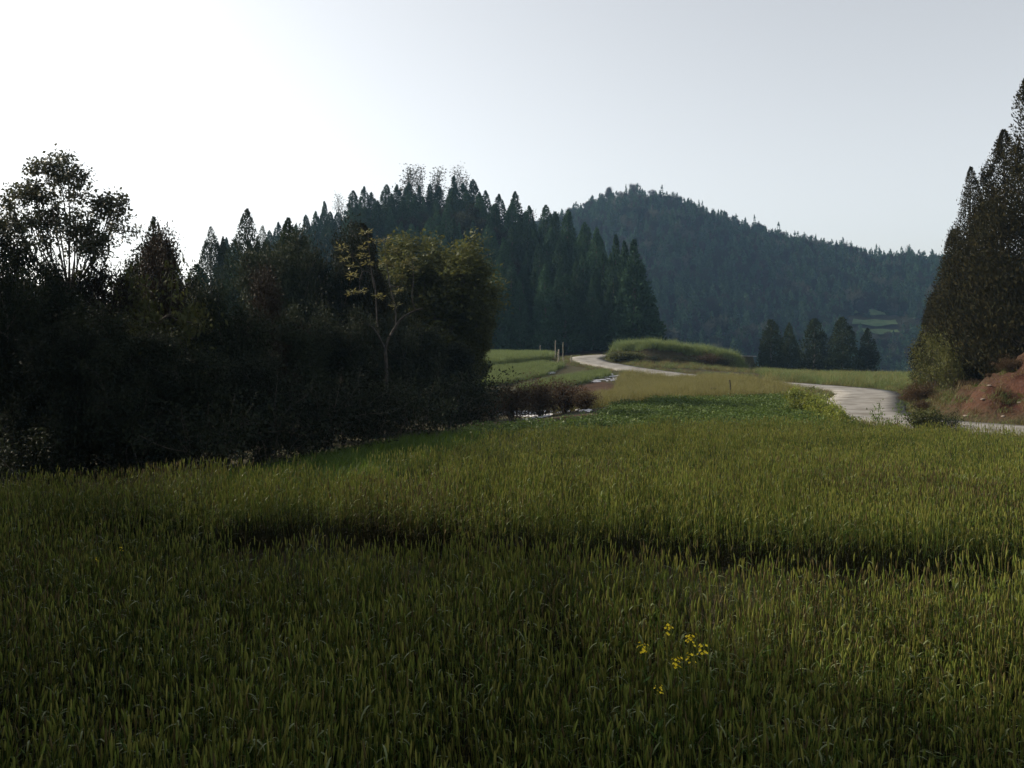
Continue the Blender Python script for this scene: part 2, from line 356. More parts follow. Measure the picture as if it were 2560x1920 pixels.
# ------------------------------------------------------------------ plant builders
def make_conifer(seed, H, R, nsp, L, W, mat='cypress', power=0.72, low=0.02, blobs=90, rough=0.10):
    """returns (trunk mesh, crown mesh) of a dense cypress: a cone of small upswept sprays in soft clumps"""
    r = np.random.default_rng(seed)
    prof = lambda t: R * np.minimum(1, ((t + 0.04) / 0.16)) ** 0.5 * np.maximum(1 - t, 0) ** power + 0.02
    tt = np.linspace(low, 0.995, 500); w = prof(tt) + 0.10 * R; w /= w.sum()
    k = r.uniform(0, 6.28, 5)
    # clumps on the cone
    bt = r.choice(tt, blobs, p=w); ba = r.uniform(0, 6.28, blobs); bs = r.uniform(0.5, 1.25, blobs)
    n1 = int(nsp * 0.52); bi = r.integers(0, blobs, n1)
    t1 = bt[bi] + r.normal(0, 0.030, n1) * bs[bi]
    a1 = ba[bi] + r.normal(0, 0.30, n1) * bs[bi]
    u1 = r.normal(0.95, 0.09, n1) + rough * (bs[bi] - 0.85)
    n2 = nsp - n1; t2 = r.choice(tt, n2, p=w); a2 = r.uniform(0, 6.28, n2); u2 = 0.10 + 0.86 * r.random(n2) ** 0.6
    t = np.clip(np.concatenate([t1, t2]), low, 0.995); a = np.concatenate([a1, a2]); u = np.concatenate([u1, u2])
    lump = 1 + 0.09 * np.sin(2 * a + k[0] + 4 * t) + 0.07 * np.sin(5 * a + k[1] - 9 * t) + 0.05 * np.sin(23 * t + k[2] + 2 * a)
    rad = prof(t) * lump * u
    out = np.column_stack([np.cos(a), np.sin(a), np.zeros(len(a))])
    c = out * rad[:, None]; c[:, 2] = t * H
    d = out * 0.55 + r.normal(0, 0.38, c.shape); d[:, 2] += 0.65
    sz = r.uniform(0.6, 1.3, len(c)) * (1 - 0.35 * t)
    c = c - unit(d) * (L * sz * 0.6)[:, None]; c[:, 2] = np.maximum(c[:, 2], 0.05)
    g = Geo(); g.leaves(c, d, out * 1.1 + np.array([0, 0, 0.5]) + r.normal(0, 0.75, c.shape), L * sz, W * sz, 0, 0.15)
    crown = g.mesh('conifer_crown', M[mat])
    tr = Geo(); zz = np.linspace(-0.4, H * 0.93, 9)
    tr.tube(np.column_stack([0.06 * np.sin(zz), 0.06 * np.cos(zz * 1.3), zz]), np.linspace(H * 0.016 + 0.03, 0.012, 9), 7)
    for q in range(24):
        ti = r.uniform(0.06, 0.8); aa = r.uniform(0, 6.28); o = np.array([math.cos(aa), math.sin(aa), 0.0]); ln = float(prof(ti)) * 0.9
        tr.tube([np.array([0, 0, ti * H - 0.3 * ln]) + o * ln * uu + np.array([0, 0, ln * (0.25 * uu + 0.35 * uu * uu)]) for uu in (0, .35, .7, 1)], [0.03, 0.022, 0.014, 0.005], 4)
    return tr.mesh('conifer_trunk', M['bark'], True), crown

def rot_about(d, ang, az):
    d = d / np.linalg.norm(d); ref = np.array([0, 0, 1.0]) if abs(d[2]) < 0.95 else np.array([1.0, 0, 0])
    u = np.cross(d, ref); u /= np.linalg.norm(u); v = np.cross(d, u)
    return d * math.cos(ang) + (u * math.cos(az) + v * math.sin(az)) * math.sin(ang)

def make_broadleaf(seed, H, stems=1, levels=3, kids=(5, 5, 4), spread=(0.55, 0.6, 0.7), ratio=(0.62, 0.6, 0.55), trunk=0.35, up=0.25,
                   leaves=26, L=0.10, W=0.06, clump=0.16, mat='dark_leaf', bark='bark', r0=None, droop=0.0, lean=0.12, squash=(1, 1), hp=None):
    """branching broad-leaved tree or shrub, H high; returns (wood mesh, leaf mesh)"""
    R = random.Random(seed); r = np.random.default_rng(seed)
    wood = Geo(); tips = []
    r0 = r0 or H * 0.014
    def limb(p, d, ln, rad, lev):
        n = 5; pts = [np.array(p, float)]; dd = np.array(d, float)
        for i in range(n):
            dd = dd + r.normal(0, 0.10 + 0.03 * lev, 3) + np.array([0, 0, up * 0.12 - droop * 0.1 * lev]); dd /= np.linalg.norm(dd)
            pts.append(pts[-1] + dd * ln / n)
        wood.tube(pts, np.linspace(rad, rad * 0.55, n + 1), 7 if lev == 0 else (5 if lev == 1 else 3))
        if lev >= levels:
            for i in (2, 3, 4, 5): tips.append((pts[i], dd, 0.6 + 0.1 * i))
            return
        nk = kids[min(lev, len(kids) - 1)]
        for j in range(nk):
            f = (trunk + (1 - trunk) * (j + R.random()) / nk) if lev == 0 else 0.25 + 0.75 * (j + R.random()) / nk
            fi = f * n; a = int(min(fi, n - 1)); q = pts[a] + (pts[a + 1] - pts[a]) * (fi - a)
            sp = spread[min(lev, len(spread) - 1)]
            nd = rot_about(dd if lev else np.array(d, float), R.uniform(0.6, 1.2) * sp, 2.4 * j + R.uniform(-.5, .5))
            nd = nd + np.array([0, 0, up * 0.5]); nd /= np.linalg.norm(nd)
            limb(q, nd, ln * ratio[min(lev, len(ratio) - 1)] * R.uniform(0.75, 1.2), rad * 0.55, lev + 1)
        if lev < levels: tips.append((pts[-1], dd, 1.0))
    for s in range(stems):
        a = R.uniform(0, 6.28); ln_ = lean * R.uniform(0.3, 1.2) * (1 if stems == 1 else 4)
        d0 = np.array([math.cos(a) * ln_, math.sin(a) * ln_, 1.0])
        b0 = np.array([math.cos(a), math.sin(a), 0]) * (0 if stems == 1 else 0.12 * R.random() * H * 0.3) - np.array([0, 0, 0.2])
        limb(b0, d0 / np.linalg.norm(d0), H * (0.62 if stems == 1 else 0.55) * R.uniform(0.85, 1.1), r0 * (1 if stems == 1 else 0.6), 0 if stems == 1 else 1)
    sq = np.array([squash[0], squash[0], squash[1]]); wood.V = [v * sq for v in wood.V]
    c = np.repeat(np.array([t[0] for t in tips]) * sq, leaves, 0); dd = np.repeat(np.array([t[1] for t in tips]), leaves, 0)
    c = c + r.normal(0, clump, c.shape) * np.array([1, 1, 0.75]); c[:, 2] = np.maximum(c[:, 2], 0.05)
    d = dd * 0.5 + r.normal(0, 0.7, c.shape); d[:, 2] -= 0.25 + droop
    nrm = r.normal(0, 0.6, c.shape) + np.array([0, 0, 1.0]); sz = r.uniform(0.6, 1.25, len(c))
    g = Geo(); g.leaves(c, d, nrm, L * sz, W * sz, 0, 0.2)
    hmax = np.percentile(g.V[0][:, 2], hp or (99.0 if stems == 1 else 92.0)); rad = np.percentile(np.hypot(c[:, 0], c[:, 1]), 96)
    w = wood.mesh('wood', M[bark], True); lf = g.mesh('leaf_mass', M[mat])
    w['h'] = lf['h'] = float(hmax); w['r'] = lf['r'] = float(rad)
    return w, lf

def plant(name, meshes, px, D, top=None, half=None, h=None, label='', cat='tree', group=None, rz=0.0, parts=('trunk', 'crown'), y=None, x=None, H0=None, R0=None, sink=0.05):
    """a tree or shrub at image column px, distance D; its height reaches image row `top`"""
    wx = X(px, D) if x is None else x; wy = D
    z = gz(wx, wy) - sink
    if h is None: h = CAMZ + (HY - top) / F * D - z
    H0 = H0 or meshes[1].get('h'); R0 = R0 or meshes[1].get('r')
    sz = h / H0; sx = min(max((half / F * D) / R0, 0.62 * sz), 1.8 * sz) if half else sz
    e = bpy.data.objects.new(name, None); C.objects.link(e); e.empty_display_size = 0.2
    e.location = (wx, wy, z); e.rotation_euler = (0, 0, rz); e.scale = (sx, sx, sz)
    tag(e, label, cat, group)
    for nm, me in zip(parts, meshes): ob(nm, me, e)
    return e

# prototypes -----------------------------------------------------------
def con(*a, **k):
    t, c = make_conifer(*a, **k); c['h'] = t['h'] = float(a[1]); c['r'] = t['r'] = float(a[2]) * 0.95; return t, c
CON_N = [con(11 + i, 10.0, 2.2, 19000, 0.22, 0.085, power=pw) for i, pw in enumerate((0.72, 0.62, 0.8))]
CON_B = [con(31 + i, 10.0, 2.3, 44000, 0.155, 0.058, mat='cypress_brown', power=pw, blobs=85, rough=0.32) for i, pw in enumerate((0.72, 0.66, 0.8))]
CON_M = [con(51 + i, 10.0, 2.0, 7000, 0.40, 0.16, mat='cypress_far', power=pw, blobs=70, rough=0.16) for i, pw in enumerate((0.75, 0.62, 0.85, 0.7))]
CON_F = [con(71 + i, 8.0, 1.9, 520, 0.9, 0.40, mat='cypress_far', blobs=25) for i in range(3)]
CON_R = [con(91 + i, 8.0, 2.0, 6500, 0.36, 0.15, mat='cypress', power=pw, blobs=60, rough=0.3) for i, pw in enumerate((0.5, 0.42, 0.6))]
FAN = make_broadleaf(104, 9.0, 10, 3, (6, 6, 4), (0.4, 0.42, 0.6), (0.6, 0.55, 0.45), 0.2, 0.25, 26, 0.115, 0.07, 0.15, 'sky_leaf', r0=0.075, lean=0.075, hp=99.6)
EVG = [make_broadleaf(111 + i, 7.0, 1, 3, (9, 6, 4), (1.0, 0.8, 0.8), (0.52, 0.55, 0.5), 0.08, 0.2, 44, 0.14, 0.07, 0.25, 'dark_leaf', squash=(0.72, 1.05)) for i in range(3)]
RED = [make_broadleaf(121 + i, 7.0, 1, 3, (9, 5, 4), (0.8, 0.7, 0.8), (0.5, 0.55, 0.5), 0.10, 0.3, 40, 0.12, 0.06, 0.24, 'red_leaf', squash=(0.75, 1.05)) for i in range(2)]
DOME = make_broadleaf(134, 8.0, 1, 3, (9, 6, 5), (0.95, 0.75, 0.7), (0.58, 0.55, 0.5), 0.35, 0.15, 30, 0.20, 0.10, 0.24, 'yellow_leaf', squash=(0.56, 1.15))
TIER = make_broadleaf(141, 6.0, 1, 2, (10, 6), (1.25, 0.7), (0.5, 0.5), 0.25, 0.0, 22, 0.20, 0.09, 0.20, 'yellow_leaf')
POP = [make_broadleaf(151 + i, 12.0, 1, 2, (14, 4), (0.5, 0.6), (0.30, 0.5), 0.35, 0.4, 3, 0.24, 0.14, 0.28, 'sky_leaf', r0=0.11, squash=(0.55, 1.1)) for i in range(2)]
SHR = [make_broadleaf(161 + i, 2.0, 9, 2, (5, 4), (0.7, 0.8), (0.6, 0.6), 0.1, 0.2, 26, 0.07, 0.035, 0.13, 'dark_leaf', r0=0.02) for i in range(2)]
RUST = [make_broadleaf(171 + i, 2.0, 14, 2, (5, 5), (0.6, 0.7), (0.6, 0.6), 0.1, 0.25, 14, 0.10, 0.035, 0.12, 'dry_shrub', r0=0.03) for i in range(2)]
RAPE = make_broadleaf(181, 1.2, 12, 2, (5, 4), (0.45, 0.5), (0.6, 0.6), 0.1, 0.35, 12, 0.08, 0.04, 0.07, 'rape_leaf', bark='wood', r0=0.015)
GSH = make_broadleaf(191, 1.4, 10, 2, (5, 4), (0.6, 0.7), (0.6, 0.6), 0.1, 0.25, 14, 0.10, 0.05, 0.10, 'yellow_leaf', r0=0.02)

BSH = make_broadleaf(195, 3.2, 9, 2, (6, 5), (0.7, 0.8), (0.6, 0.6), 0.1, 0.25, 26, 0.11, 0.05, 0.17, 'olive_leaf', r0=0.03)
SPR = make_broadleaf(196, 1.0, 6, 2, (4, 3), (0.3, 0.4), (0.5, 0.6), 0.1, 0.3, 7, 0.05, 0.016, 0.035, 'wheat_leaf', r0=0.012)

rnd = random.Random(77)
def rz(): return rnd.uniform(0, 6.28)

# ------------------------------------------------------------------ left thicket
T = 'trees of the dark thicket beside the wheat'
def airy_tree():
    """trunk that opens into a fan of thin stems carrying a lacy three-lobed crown"""
    D = 24.0; r = np.random.default_rng(12); m = D / F; bx = X(165, D); z0 = gz(bx, D) - 0.1
    lz = lambda py: CAMZ + (HY - py) * m - z0
    wood = Geo(); fork = np.array([0.1, 0, lz(735)])
    wood.tube(catmull(np.array([[0, 0, 0], [.05, .03, fork[2] * .5], fork]), 4), np.linspace(.13, .08, 9), 8)
    tips = []
    # lobes: centre column and row, half width and half height in photo pixels, clusters
    for px, py, rx, ry, n in ((150, 478, 88, 92, 74), (58, 535, 66, 82, 48), (262, 560, 68, 82, 52), (150, 600, 110, 80, 64), (20, 600, 55, 75, 30), (250, 640, 60, 55, 24)):
        c = np.array([(px - 165) * m, r.normal(0, .2), lz(py)]); R3 = np.array([rx * m, rx * m * 0.95, ry * m])
        d = unit(r.normal(0, 1, (n, 3))); d[:, 2] = np.where(d[:, 2] < -.5, -d[:, 2], d[:, 2])
        p = c + d * R3 * (r.uniform(.35, 1, (n, 1)) ** .6) * (1 + r.normal(0, .05, (n, 1)))
        # stems of this lobe
        hubs = []
        for k in range(4):
            t = c + unit(r.normal(0, 1, 3)) * R3 * .45 + np.array([0, 0, R3[2] * .25])
            mid = fork * .45 + t * .55 + np.array([(t[0] - fork[0]) * .12, (t[1] - fork[1]) * .12, -.15]) + r.normal(0, .06, 3)
            line = catmull(np.array([fork + r.normal(0, .03, 3), mid, t, t + np.array([(t[0] - fork[0]) * .15, 0, R3[2] * .45])]), 6)
            wood.tube(line, np.linspace(.026, .006, len(line)), 5); hubs.append(line[6:])
        H3 = np.concatenate(hubs)
        for q in p:
            h = H3[np.argmin(((H3 - q) ** 2).sum(1) + np.maximum(0, H3[:, 2] - q[2]) * .5)]
            wood.tube([h, h * .5 + q * .5 + r.normal(0, .03, 3) + [0, 0, .04], q], [.007, .005, .003], 3)
            tips += [q, h * .35 + q * .65]
    P3 = np.repeat(np.array(tips), 19, 0); P3 = P3 + r.normal(0, .095, P3.shape)
    dd = r.normal(0, .7, P3.shape); dd[:, 2] -= .35
    lf = Geo(); sz = r.uniform(.6, 1.25, len(P3)); lf.leaves(P3, dd, r.normal(0, .7, P3.shape) + np.array([0, 0, 1.]), .105 * sz, .062 * sz, 0, .2)
    e = bpy.data.objects.new('broadleaf_tree', None); C.objects.link(e); e.location = (bx, D, z0)
    tag(e, 'tall airy tree with thin fanned branches and sky showing through its leaves', 'tree', T)
    ob('trunk', wood.mesh('wood', M['bark'], True), e); ob('crown', lf.mesh('leaf_mass', M['sky_leaf']), e)
airy_tree()
for px, top, D, hw, kind, lab in [
    (-75, 575, 22, 110, EVG[0], 'dense dark tree cut off by the picture edge beside the airy tree'),
    (30, 640, 21, 100, EVG[1], 'low dark leafy tree under the airy tall tree'),
    (175, 665, 22.5, 90, EVG[2], 'dark leafy tree hiding the fork of the airy tall tree'),
    (90, 690, 26, 90, EVG[0], 'dark leafy tree behind the lower stems of the airy tall tree'),
    (255, 690, 23, 95, RED[0], 'reddish brown leafy tree just beside the airy tall tree'),
    (345, 600, 26, 60, RED[1], 'brownish leafy tree with a ragged top between airy tree and slender conifers'),
    (445, 640, 28, 60, EVG[2], 'small dark pointed tree at the dip in the thicket skyline'),
    (300, 790, 20.5, 130, EVG[2], 'black-green shaded tree low in front of the reddish trees'),
    (150, 830, 20, 120, EVG[0], 'black-green shaded tree low below the airy tree'),
    (-30, 850, 21.5, 120, EVG[1], 'black-green shaded tree lowest at the picture edge'),
    (560, 740, 25, 105, EVG[1], 'dark leafy tree below the two tall slender cypresses'),
    (655, 690, 27, 90, RED[0], 'dull brown leafy tree left of the dark rounded tree'),
    (690, 610, 34, 62, EVG[0], 'dark green round-headed tree with lit leaf tips in mid thicket'),
    (805, 582, 36, 62, EVG[2], 'dark rounded tree standing before the middle hill'),
    (750, 780, 27, 110, EVG[2], 'dark leafy tree low beneath the round-headed tree'),
    (860, 800, 29, 95, EVG[0], 'dark leafy tree just left of the pale trunk'),
    (450, 850, 21.5, 110, EVG[1], 'black-green tree low under the tiered yellow-green tree'),
    (600, 900, 22.5, 110, EVG[2], 'black-green low tree above the shaded grass strip'),
    (1040, 800, 33, 85, EVG[1], 'dark leafy tree just right of the pale trunk'),
    (1120, 850, 36, 75, EVG[0], 'dark leafy tree under the yellow-green dome crown'),
    (960, 700, 38, 75, EVG[1], 'dark tree behind the pale trunk with young leaf tufts')]:
    plant('leafy_tree', kind, px, D, top, hw, label=lab, group=T, rz=rz())
for px, top, D, hw, k, lab in [
    (385, 540, 27, 95, 0, 'fuzzy-topped dark conifer right of the airy tree'),
    (528, 564, 70, 62, 1, 'slim conifer at the left end of the row behind the thicket'),
    (558, 590, 72, 40, 2, 'little conifer spire between two taller slender cypresses'),
    (617, 521, 55, 105, 0, 'tallest slender cypress of the thicket skyline'),
    (656, 562, 58, 60, 1, 'narrow cypress tucked right of the tallest slender one'),
    (722, 543, 48, 115, 2, 'bushy dark cypress with a blunt double top'),
    (765, 590, 52, 75, 0, 'short dark cypress right of the blunt double-topped one'),
    (905, 556, 37, 125, 1, 'broad brownish cypress rising behind the pale trunk'),
    (960, 640, 52, 90, 2, 'cypress half hidden between broad cypress and dome crown')]:
    plant('cypress_tree', (CON_B if 'brownish' in lab else CON_N)[k], px, D, top, hw, label=lab, group=T, rz=rz())
for i, (px, top, D, w) in enumerate([(-60, 720, 40, 'the dense tree at the picture edge'), (60, 735, 42, 'the low tree under the airy tall tree'), (190, 740, 45, 'the fanned branches of the airy tree'), (320, 670, 48, 'the ragged brownish tree'), (430, 640, 52, 'the dip in the skyline'), (490, 660, 55, 'the tiered yellow-green tree'), (580, 640, 58, 'the little conifer spire'), (690, 640, 60, 'the round-headed tree with lit tips'), (840, 660, 58, 'the rounded tree before the middle hill'), (1010, 700, 56, 'the dome crown')]):
    plant('cypress_tree', CON_M[i % 4], px, D, top, 80, label='dark cypress filling the gap behind ' + w, group='back row of the thicket', cat='tree', rz=rz())
plant('broadleaf_tree', TIER, 470, 24.5, 690, 95, label='tree with flat tiers of yellow-green leaves catching light in the thicket', group=T, rz=1.1)
plant('broadleaf_tree', DOME, 1108, 43, 606, 140, label='round yellow-green dome-crowned tree at the end of the thicket', group=T, rz=0.3)
plant('broadleaf_tree', DOME, 1180, 42, 752, 55, label='small yellow-green tree at the foot of the dome crown, nearest the terraces', group=T, rz=2.3)
# the pale trunk with tufts of young leaves
def pale_tree():
    D = 29.5; g = Geo(); lf = Geo(); r = np.random.default_rng(5)
    bx = X(965, D); bz = gz(bx, D) - 0.1; org = np.array([bx, D, bz])
    def pt(px, py, dy=0.0): return P(px, py, D + dy) - org
    def limb(pp, r0, r1, k=6):
        pts = catmull(np.array([pt(*p) for p in pp]), 4); g.tube(pts, np.linspace(r0, r1, len(pts)), k)
    limb([(966, 1105), (967, 1000), (966, 920), (963, 872)], .065, .052, 8)
    limb([(963, 872), (972, 845), (990, 815), (1004, 795)], .048, .036, 7)
    limb([(990, 818), (988, 770, .1), (975, 715, .2), (967, 660, .3), (960, 600, .3)], .032, .01)
    limb([(1000, 800), (1020, 785, -.2), (1040, 776, -.3), (1058, 770, -.4)], .032, .02)
    limb([(1040, 776, -.3), (1030, 745, -.4), (1034, 690, -.3), (1030, 650, -.2)], .02, .008)
    limb([(975, 715, .2), (1000, 715, 0), (1010, 690, 0)], .018, .007)
    limb([(963, 872), (945, 825, .5), (935, 700, .6), (905, 680, .6), (898, 730, .6)], .03, .01)
    limb([(935, 720, .6), (925, 650, .7), (920, 580, .8)], .02, .007)
    limb([(905, 700, .6), (900, 660, .5), (855, 620, .4)], .014, .006)
    limb([(963, 872), (935, 822, -.5), (918, 812, -.8), (905, 800, -.9)], .03, .012)
    wood = g.mesh('wood', M['pale_bark'], True)
    for px, py, dy in [(855, 620, .4), (862, 650, .4), (916, 583, .8), (905, 622, .7), (908, 640, .6), (918, 660, .6), (882, 690, .6), (960, 603, .3), (960, 660, .2), (978, 663, .2), (985, 628, .2), (1012, 660, 0), (1032, 672, -.2), (1030, 650, -.2), (905, 728, .6), (880, 732, .6), (992, 730, 0), (945, 742, .4), (990, 765, .2), (935, 605, .7), (880, 665, .5), (1000, 690, 0)]:
        c = pt(px, py, dy); n = 34
        a = r.uniform(0, 6.28, n); el = r.normal(0.15, 0.35, n)
        d = np.column_stack([np.cos(a), np.sin(a), el])
        cc = c + d * r.uniform(0.02, 0.13, (n, 1)) + r.normal(0, .03, (n, 3))
        lf.leaves(cc, d, np.array([[0, 0, 1.]]) + r.normal(0, .4, (n, 3)), r.uniform(.10, .17, n), .06, 0, .15)
    e = bpy.data.objects.new('broadleaf_tree', None); C.objects.link(e); e.location = org
    tag(e, 'thin pale-trunked forked tree with sparse tufts of young yellow leaves', 'tree', T)
    ob('trunk', wood, e); ob('crown', lf.mesh('leaf_mass', M['young_leaf']), e)
pale_tree()
# trees left of the view that throw the shade on the near wheat
for i, (x, y, h) in enumerate([(-11.8, 11.8, 8.5), (-12.8, 9.4, 11.0), (-14.0, 10.6, 10.5), (-11, 6.0, 9.5), (-9.5, 2.5, 9.5), (-14.5, 7.2, 10), (-13, 3.2, 11), (-10, -0.8, 9)]):
    plant('leafy_tree', EVG[i % 3], 0, y, x=x, h=h, half=None, label='dark leafy tree standing outside the view beside the near wheat', group='trees shading the near wheat', rz=rz())
# shrubs at the foot of the thicket
for i, (px, D, h, lab) in enumerate([
    (350, 20.2, 1.9, 'dark shrub at the thicket foot below the reddish trees'),
    (520, 20.0, 1.7, 'dark shrub where the thicket meets the lit wheat corner'),
    (680, 21.8, 1.8, 'dark shrub behind the shaded grass strip, under the brown tree'),
    (790, 23.6, 1.9, 'dark shrub left of the pale trunk foot'),
    (900, 25.6, 1.8, 'dark shrub beside the pale trunk foot'),
    (1010, 28.4, 1.9, 'dark shrub right of the pale trunk foot'),
    (1100, 31.5, 1.9, 'dark shrub beside the nearer plastic strips'),
    (1165, 35.0, 2.1, 'dark shrub before the rusty bramble thicket'),
    (200, 20.4, 2.0, 'dark shrub at the thicket foot under the airy tree'),
    (85, 19.4, 1.7, 'dark shrub at the picture edge behind the wheat')]):
    plant('shrub', SHR[i % 2], px, D, h=h, label=lab, cat='shrub', group='shrubs at the foot of the thicket', rz=rz(), parts=('stem', 'foliage'))

# ------------------------------------------------------------------ right bank trees
B = 'brownish cypresses on the roadside bank'
for px, top, D, hw, k, lab in [
    (2588, 160, 38, 172, 0, 'tallest brownish cypress, cut off by the picture edge above the red bank'),
    (2508, 322, 41, 132, 1, 'tall brownish cypress second from the picture edge on the bank'),
    (2428, 415, 45, 115, 2, 'brownish cypress with a thin feathery tip at the end of the bank row'),
    (2385, 570, 47, 85, 0, 'shorter brownish cypress at the valley end of the bank row'),
    (2335, 730, 50, 52, 1, 'smallest brownish cypress low beside the valley')]:
    plant('cypress_tree', CON_B[k], px, D, top, hw, label=lab, group=B, rz=rz())
for i, (px, top, D, hw, kind, lab) in enumerate([
    (2345, 850, 44, 34, BSH, 'yellow-green sapling leaning from the foot of the bank cypresses'),
    (2390, 865, 41, 45, BSH, 'yellow-green bush between the cypresses and the red bank'),
    (2330, 930, 46, 50, BSH, 'bright green bush on the verge beyond the dry brown scrub')]):
    plant('shrub', kind, px, D, top, hw, label=lab, cat='shrub', rz=rz(), parts=('stem', 'foliage'))
for i, (px, top, D, hw, lab) in enumerate([
    (2300, 965, 42, 45, 'rusty dry shrub along the concrete road edge'),
    (2355, 985, 38, 50, 'dark brown dry shrub in the hollow under the bank'),
    (2270, 985, 44, 30, 'low rusty shrub at the top corner of the pale road'),
    (2420, 955, 37, 50, 'dry brown shrub hanging on the red bank face'),
    (2310, 1005, 36.5, 30, 'small dry shrub low on the road verge'),
    (2385, 1000, 34.5, 40, 'dry shrub at the broken left end of the red bank'),
    (2435, 1005, 33.5, 32, 'small dry shrub on the lower face of the red bank'),
    (2475, 935, 34.5, 42, 'dry shrub on the brow of the red bank'),
    (2530, 900, 34, 40, 'dry shrub highest on the red bank at the picture edge')]):
    plant('shrub', RUST[i % 2], px, D, top, hw, label=lab, cat='shrub', group='dry shrubs under the bank', rz=rz(), parts=('stem', 'foliage'))

# ------------------------------------------------------------------ five cypresses beyond the road
for i, (px, top, hw) in enumerate([(1928, 798, 46), (1973, 806, 44), (2036, 796, 50), (2106, 792, 50), (2170, 820, 44)]):
    D = 108 + 2 * (i % 3)
    plant('cypress_tree', CON_R[(0, 2, 1, 0, 2)[i]], px, D, top, hw * (.95, .8, 1.0, .98, .84)[i], label=['first', 'second', 'middle', 'fourth', 'last and shortest'][i] + ' of five dark cypresses standing past the golden field, counted from the mound', group='five cypresses past the golden field', rz=rz())

# ------------------------------------------------------------------ middle hill
G2 = 'cypresses on the middle wooded hill'
ordn = lambda n: '%d%s' % (n, 'th' if 10 < n % 100 < 14 else {1: 'st', 2: 'nd', 3: 'rd'}.get(n % 10, 'th'))
sky_sp = [(674, 575, 150, 24), (696, 555, 152, 26), (740, 560, 154, 24), (765, 536, 155, 26), (789, 527, 156, 28), (811, 503, 157, 28), (846, 530, 157, 30), (882, 476, 158, 32), (910, 466, 159, 30), (928, 480, 159, 28), (966, 461, 160, 32), (992, 460, 160, 30), (1022, 455, 160, 36), (1049, 464, 160, 30), (1075, 459, 160, 32), (1099, 464, 160, 32), (1135, 439, 160, 34), (1157, 457, 160, 32), (1183, 447, 159, 36), (1214, 476, 158, 32), (1247, 485, 157, 34), (1288, 478, 155, 38), (1323, 514, 153, 34), (1365, 512, 150, 38), (1390, 528, 147, 32), (1420, 522, 143, 40), (1463, 554, 135, 44), (1491, 567, 128, 42), (1539, 586, 120, 52), (1561, 602, 116, 44), (1586, 598, 111, 66)]
for i, (px, top, D, hw) in enumerate(sky_sp):
    plant('cypress_tree', CON_M[rnd.randrange(4)], px, D, top, hw * 1.15, label='cypress on the skyline of the middle hill, %s spire counting from the thicket' % ordn(i + 1), group=G2, rz=rz())
nfill = 0
for row, (D, step, th) in enumerate(((154, 34, 10), (148, 36, 10), (142, 38, 10), (136, 40, 10.5), (130, 44, 10.5), (124, 48, 11), (118, 52, 11), (113, 56, 11))):
    cnt = 0; px = 560 + rnd.uniform(0, 30)
    while px < 1640:
        x = X(px, D); h = th * rnd.uniform(0.8, 1.15)
        top = HY - (gz(x, D) + h - CAMZ) * F / D
        sk = np.interp(px, [s[0] for s in sky_sp], [s[1] for s in sky_sp])
        lim = np.interp(px, [1560, 1600, 1640, 1660], [600, 640, 730, 780])
        if px > 1560: sk = max(sk, lim)
        if top < sk + 14: h = gz(x, D) * -1 + CAMZ + (HY - sk - rnd.uniform(14, 40)) / F * D
        # hidden behind the thicket: not needed
        if h > 4 and not (px < 980 and D < 140) and not (px > 1600 and D > 116):
            cnt += 1
            lab = 'dark cypress %s from the thicket in the %s row below the middle hill crest' % (ordn(cnt), ordn(row + 1))
            if row in (1, 2, 4, 5) and rnd.random() < 0.16:
                plant('leafy_tree', EVG[rnd.randrange(3)], px, D, h=h * .72, half=h * F / D * 0.27, label=lab.replace('dark cypress', 'round-crowned tree'), group='round-crowned trees among the hill cypresses', rz=rz())
            else:
                plant('cypress_tree', CON_M[rnd.randrange(4)], px, D, h=h, half=h * F / D * 0.22 * rnd.uniform(0.75, 1.3), label=lab, group=G2, rz=rz())
            nfill += 1
        px += step * rnd.uniform(0.8, 1.25)
for i, (px, top, hw, lab) in enumerate([
    (865, 488, 30, 'thin bare-looking tree at the thicket end of the middle hill crest'),
    (1005, 412, 44, 'sparse feathery tree, first and tallest above the middle hill crest'),
    (1056, 412, 38, 'sparse feathery tree, second of the airy group on the middle hill'),
    (1084, 422, 34, 'sparse feathery tree, third of the airy group on the middle hill'),
    (1122, 417, 36, 'sparse feathery tree, fourth of the airy group on the middle hill'),
    (1172, 436, 30, 'sparse feathery tree, fifth of the airy group on the middle hill'),
    (1340, 520, 32, 'thin leafy tree in the notch of the middle hill skyline')]):
    plant('poplar_tree', POP[i % 2], px, 163, top, hw, label=lab, group='airy trees on the middle hill crest', rz=rz())

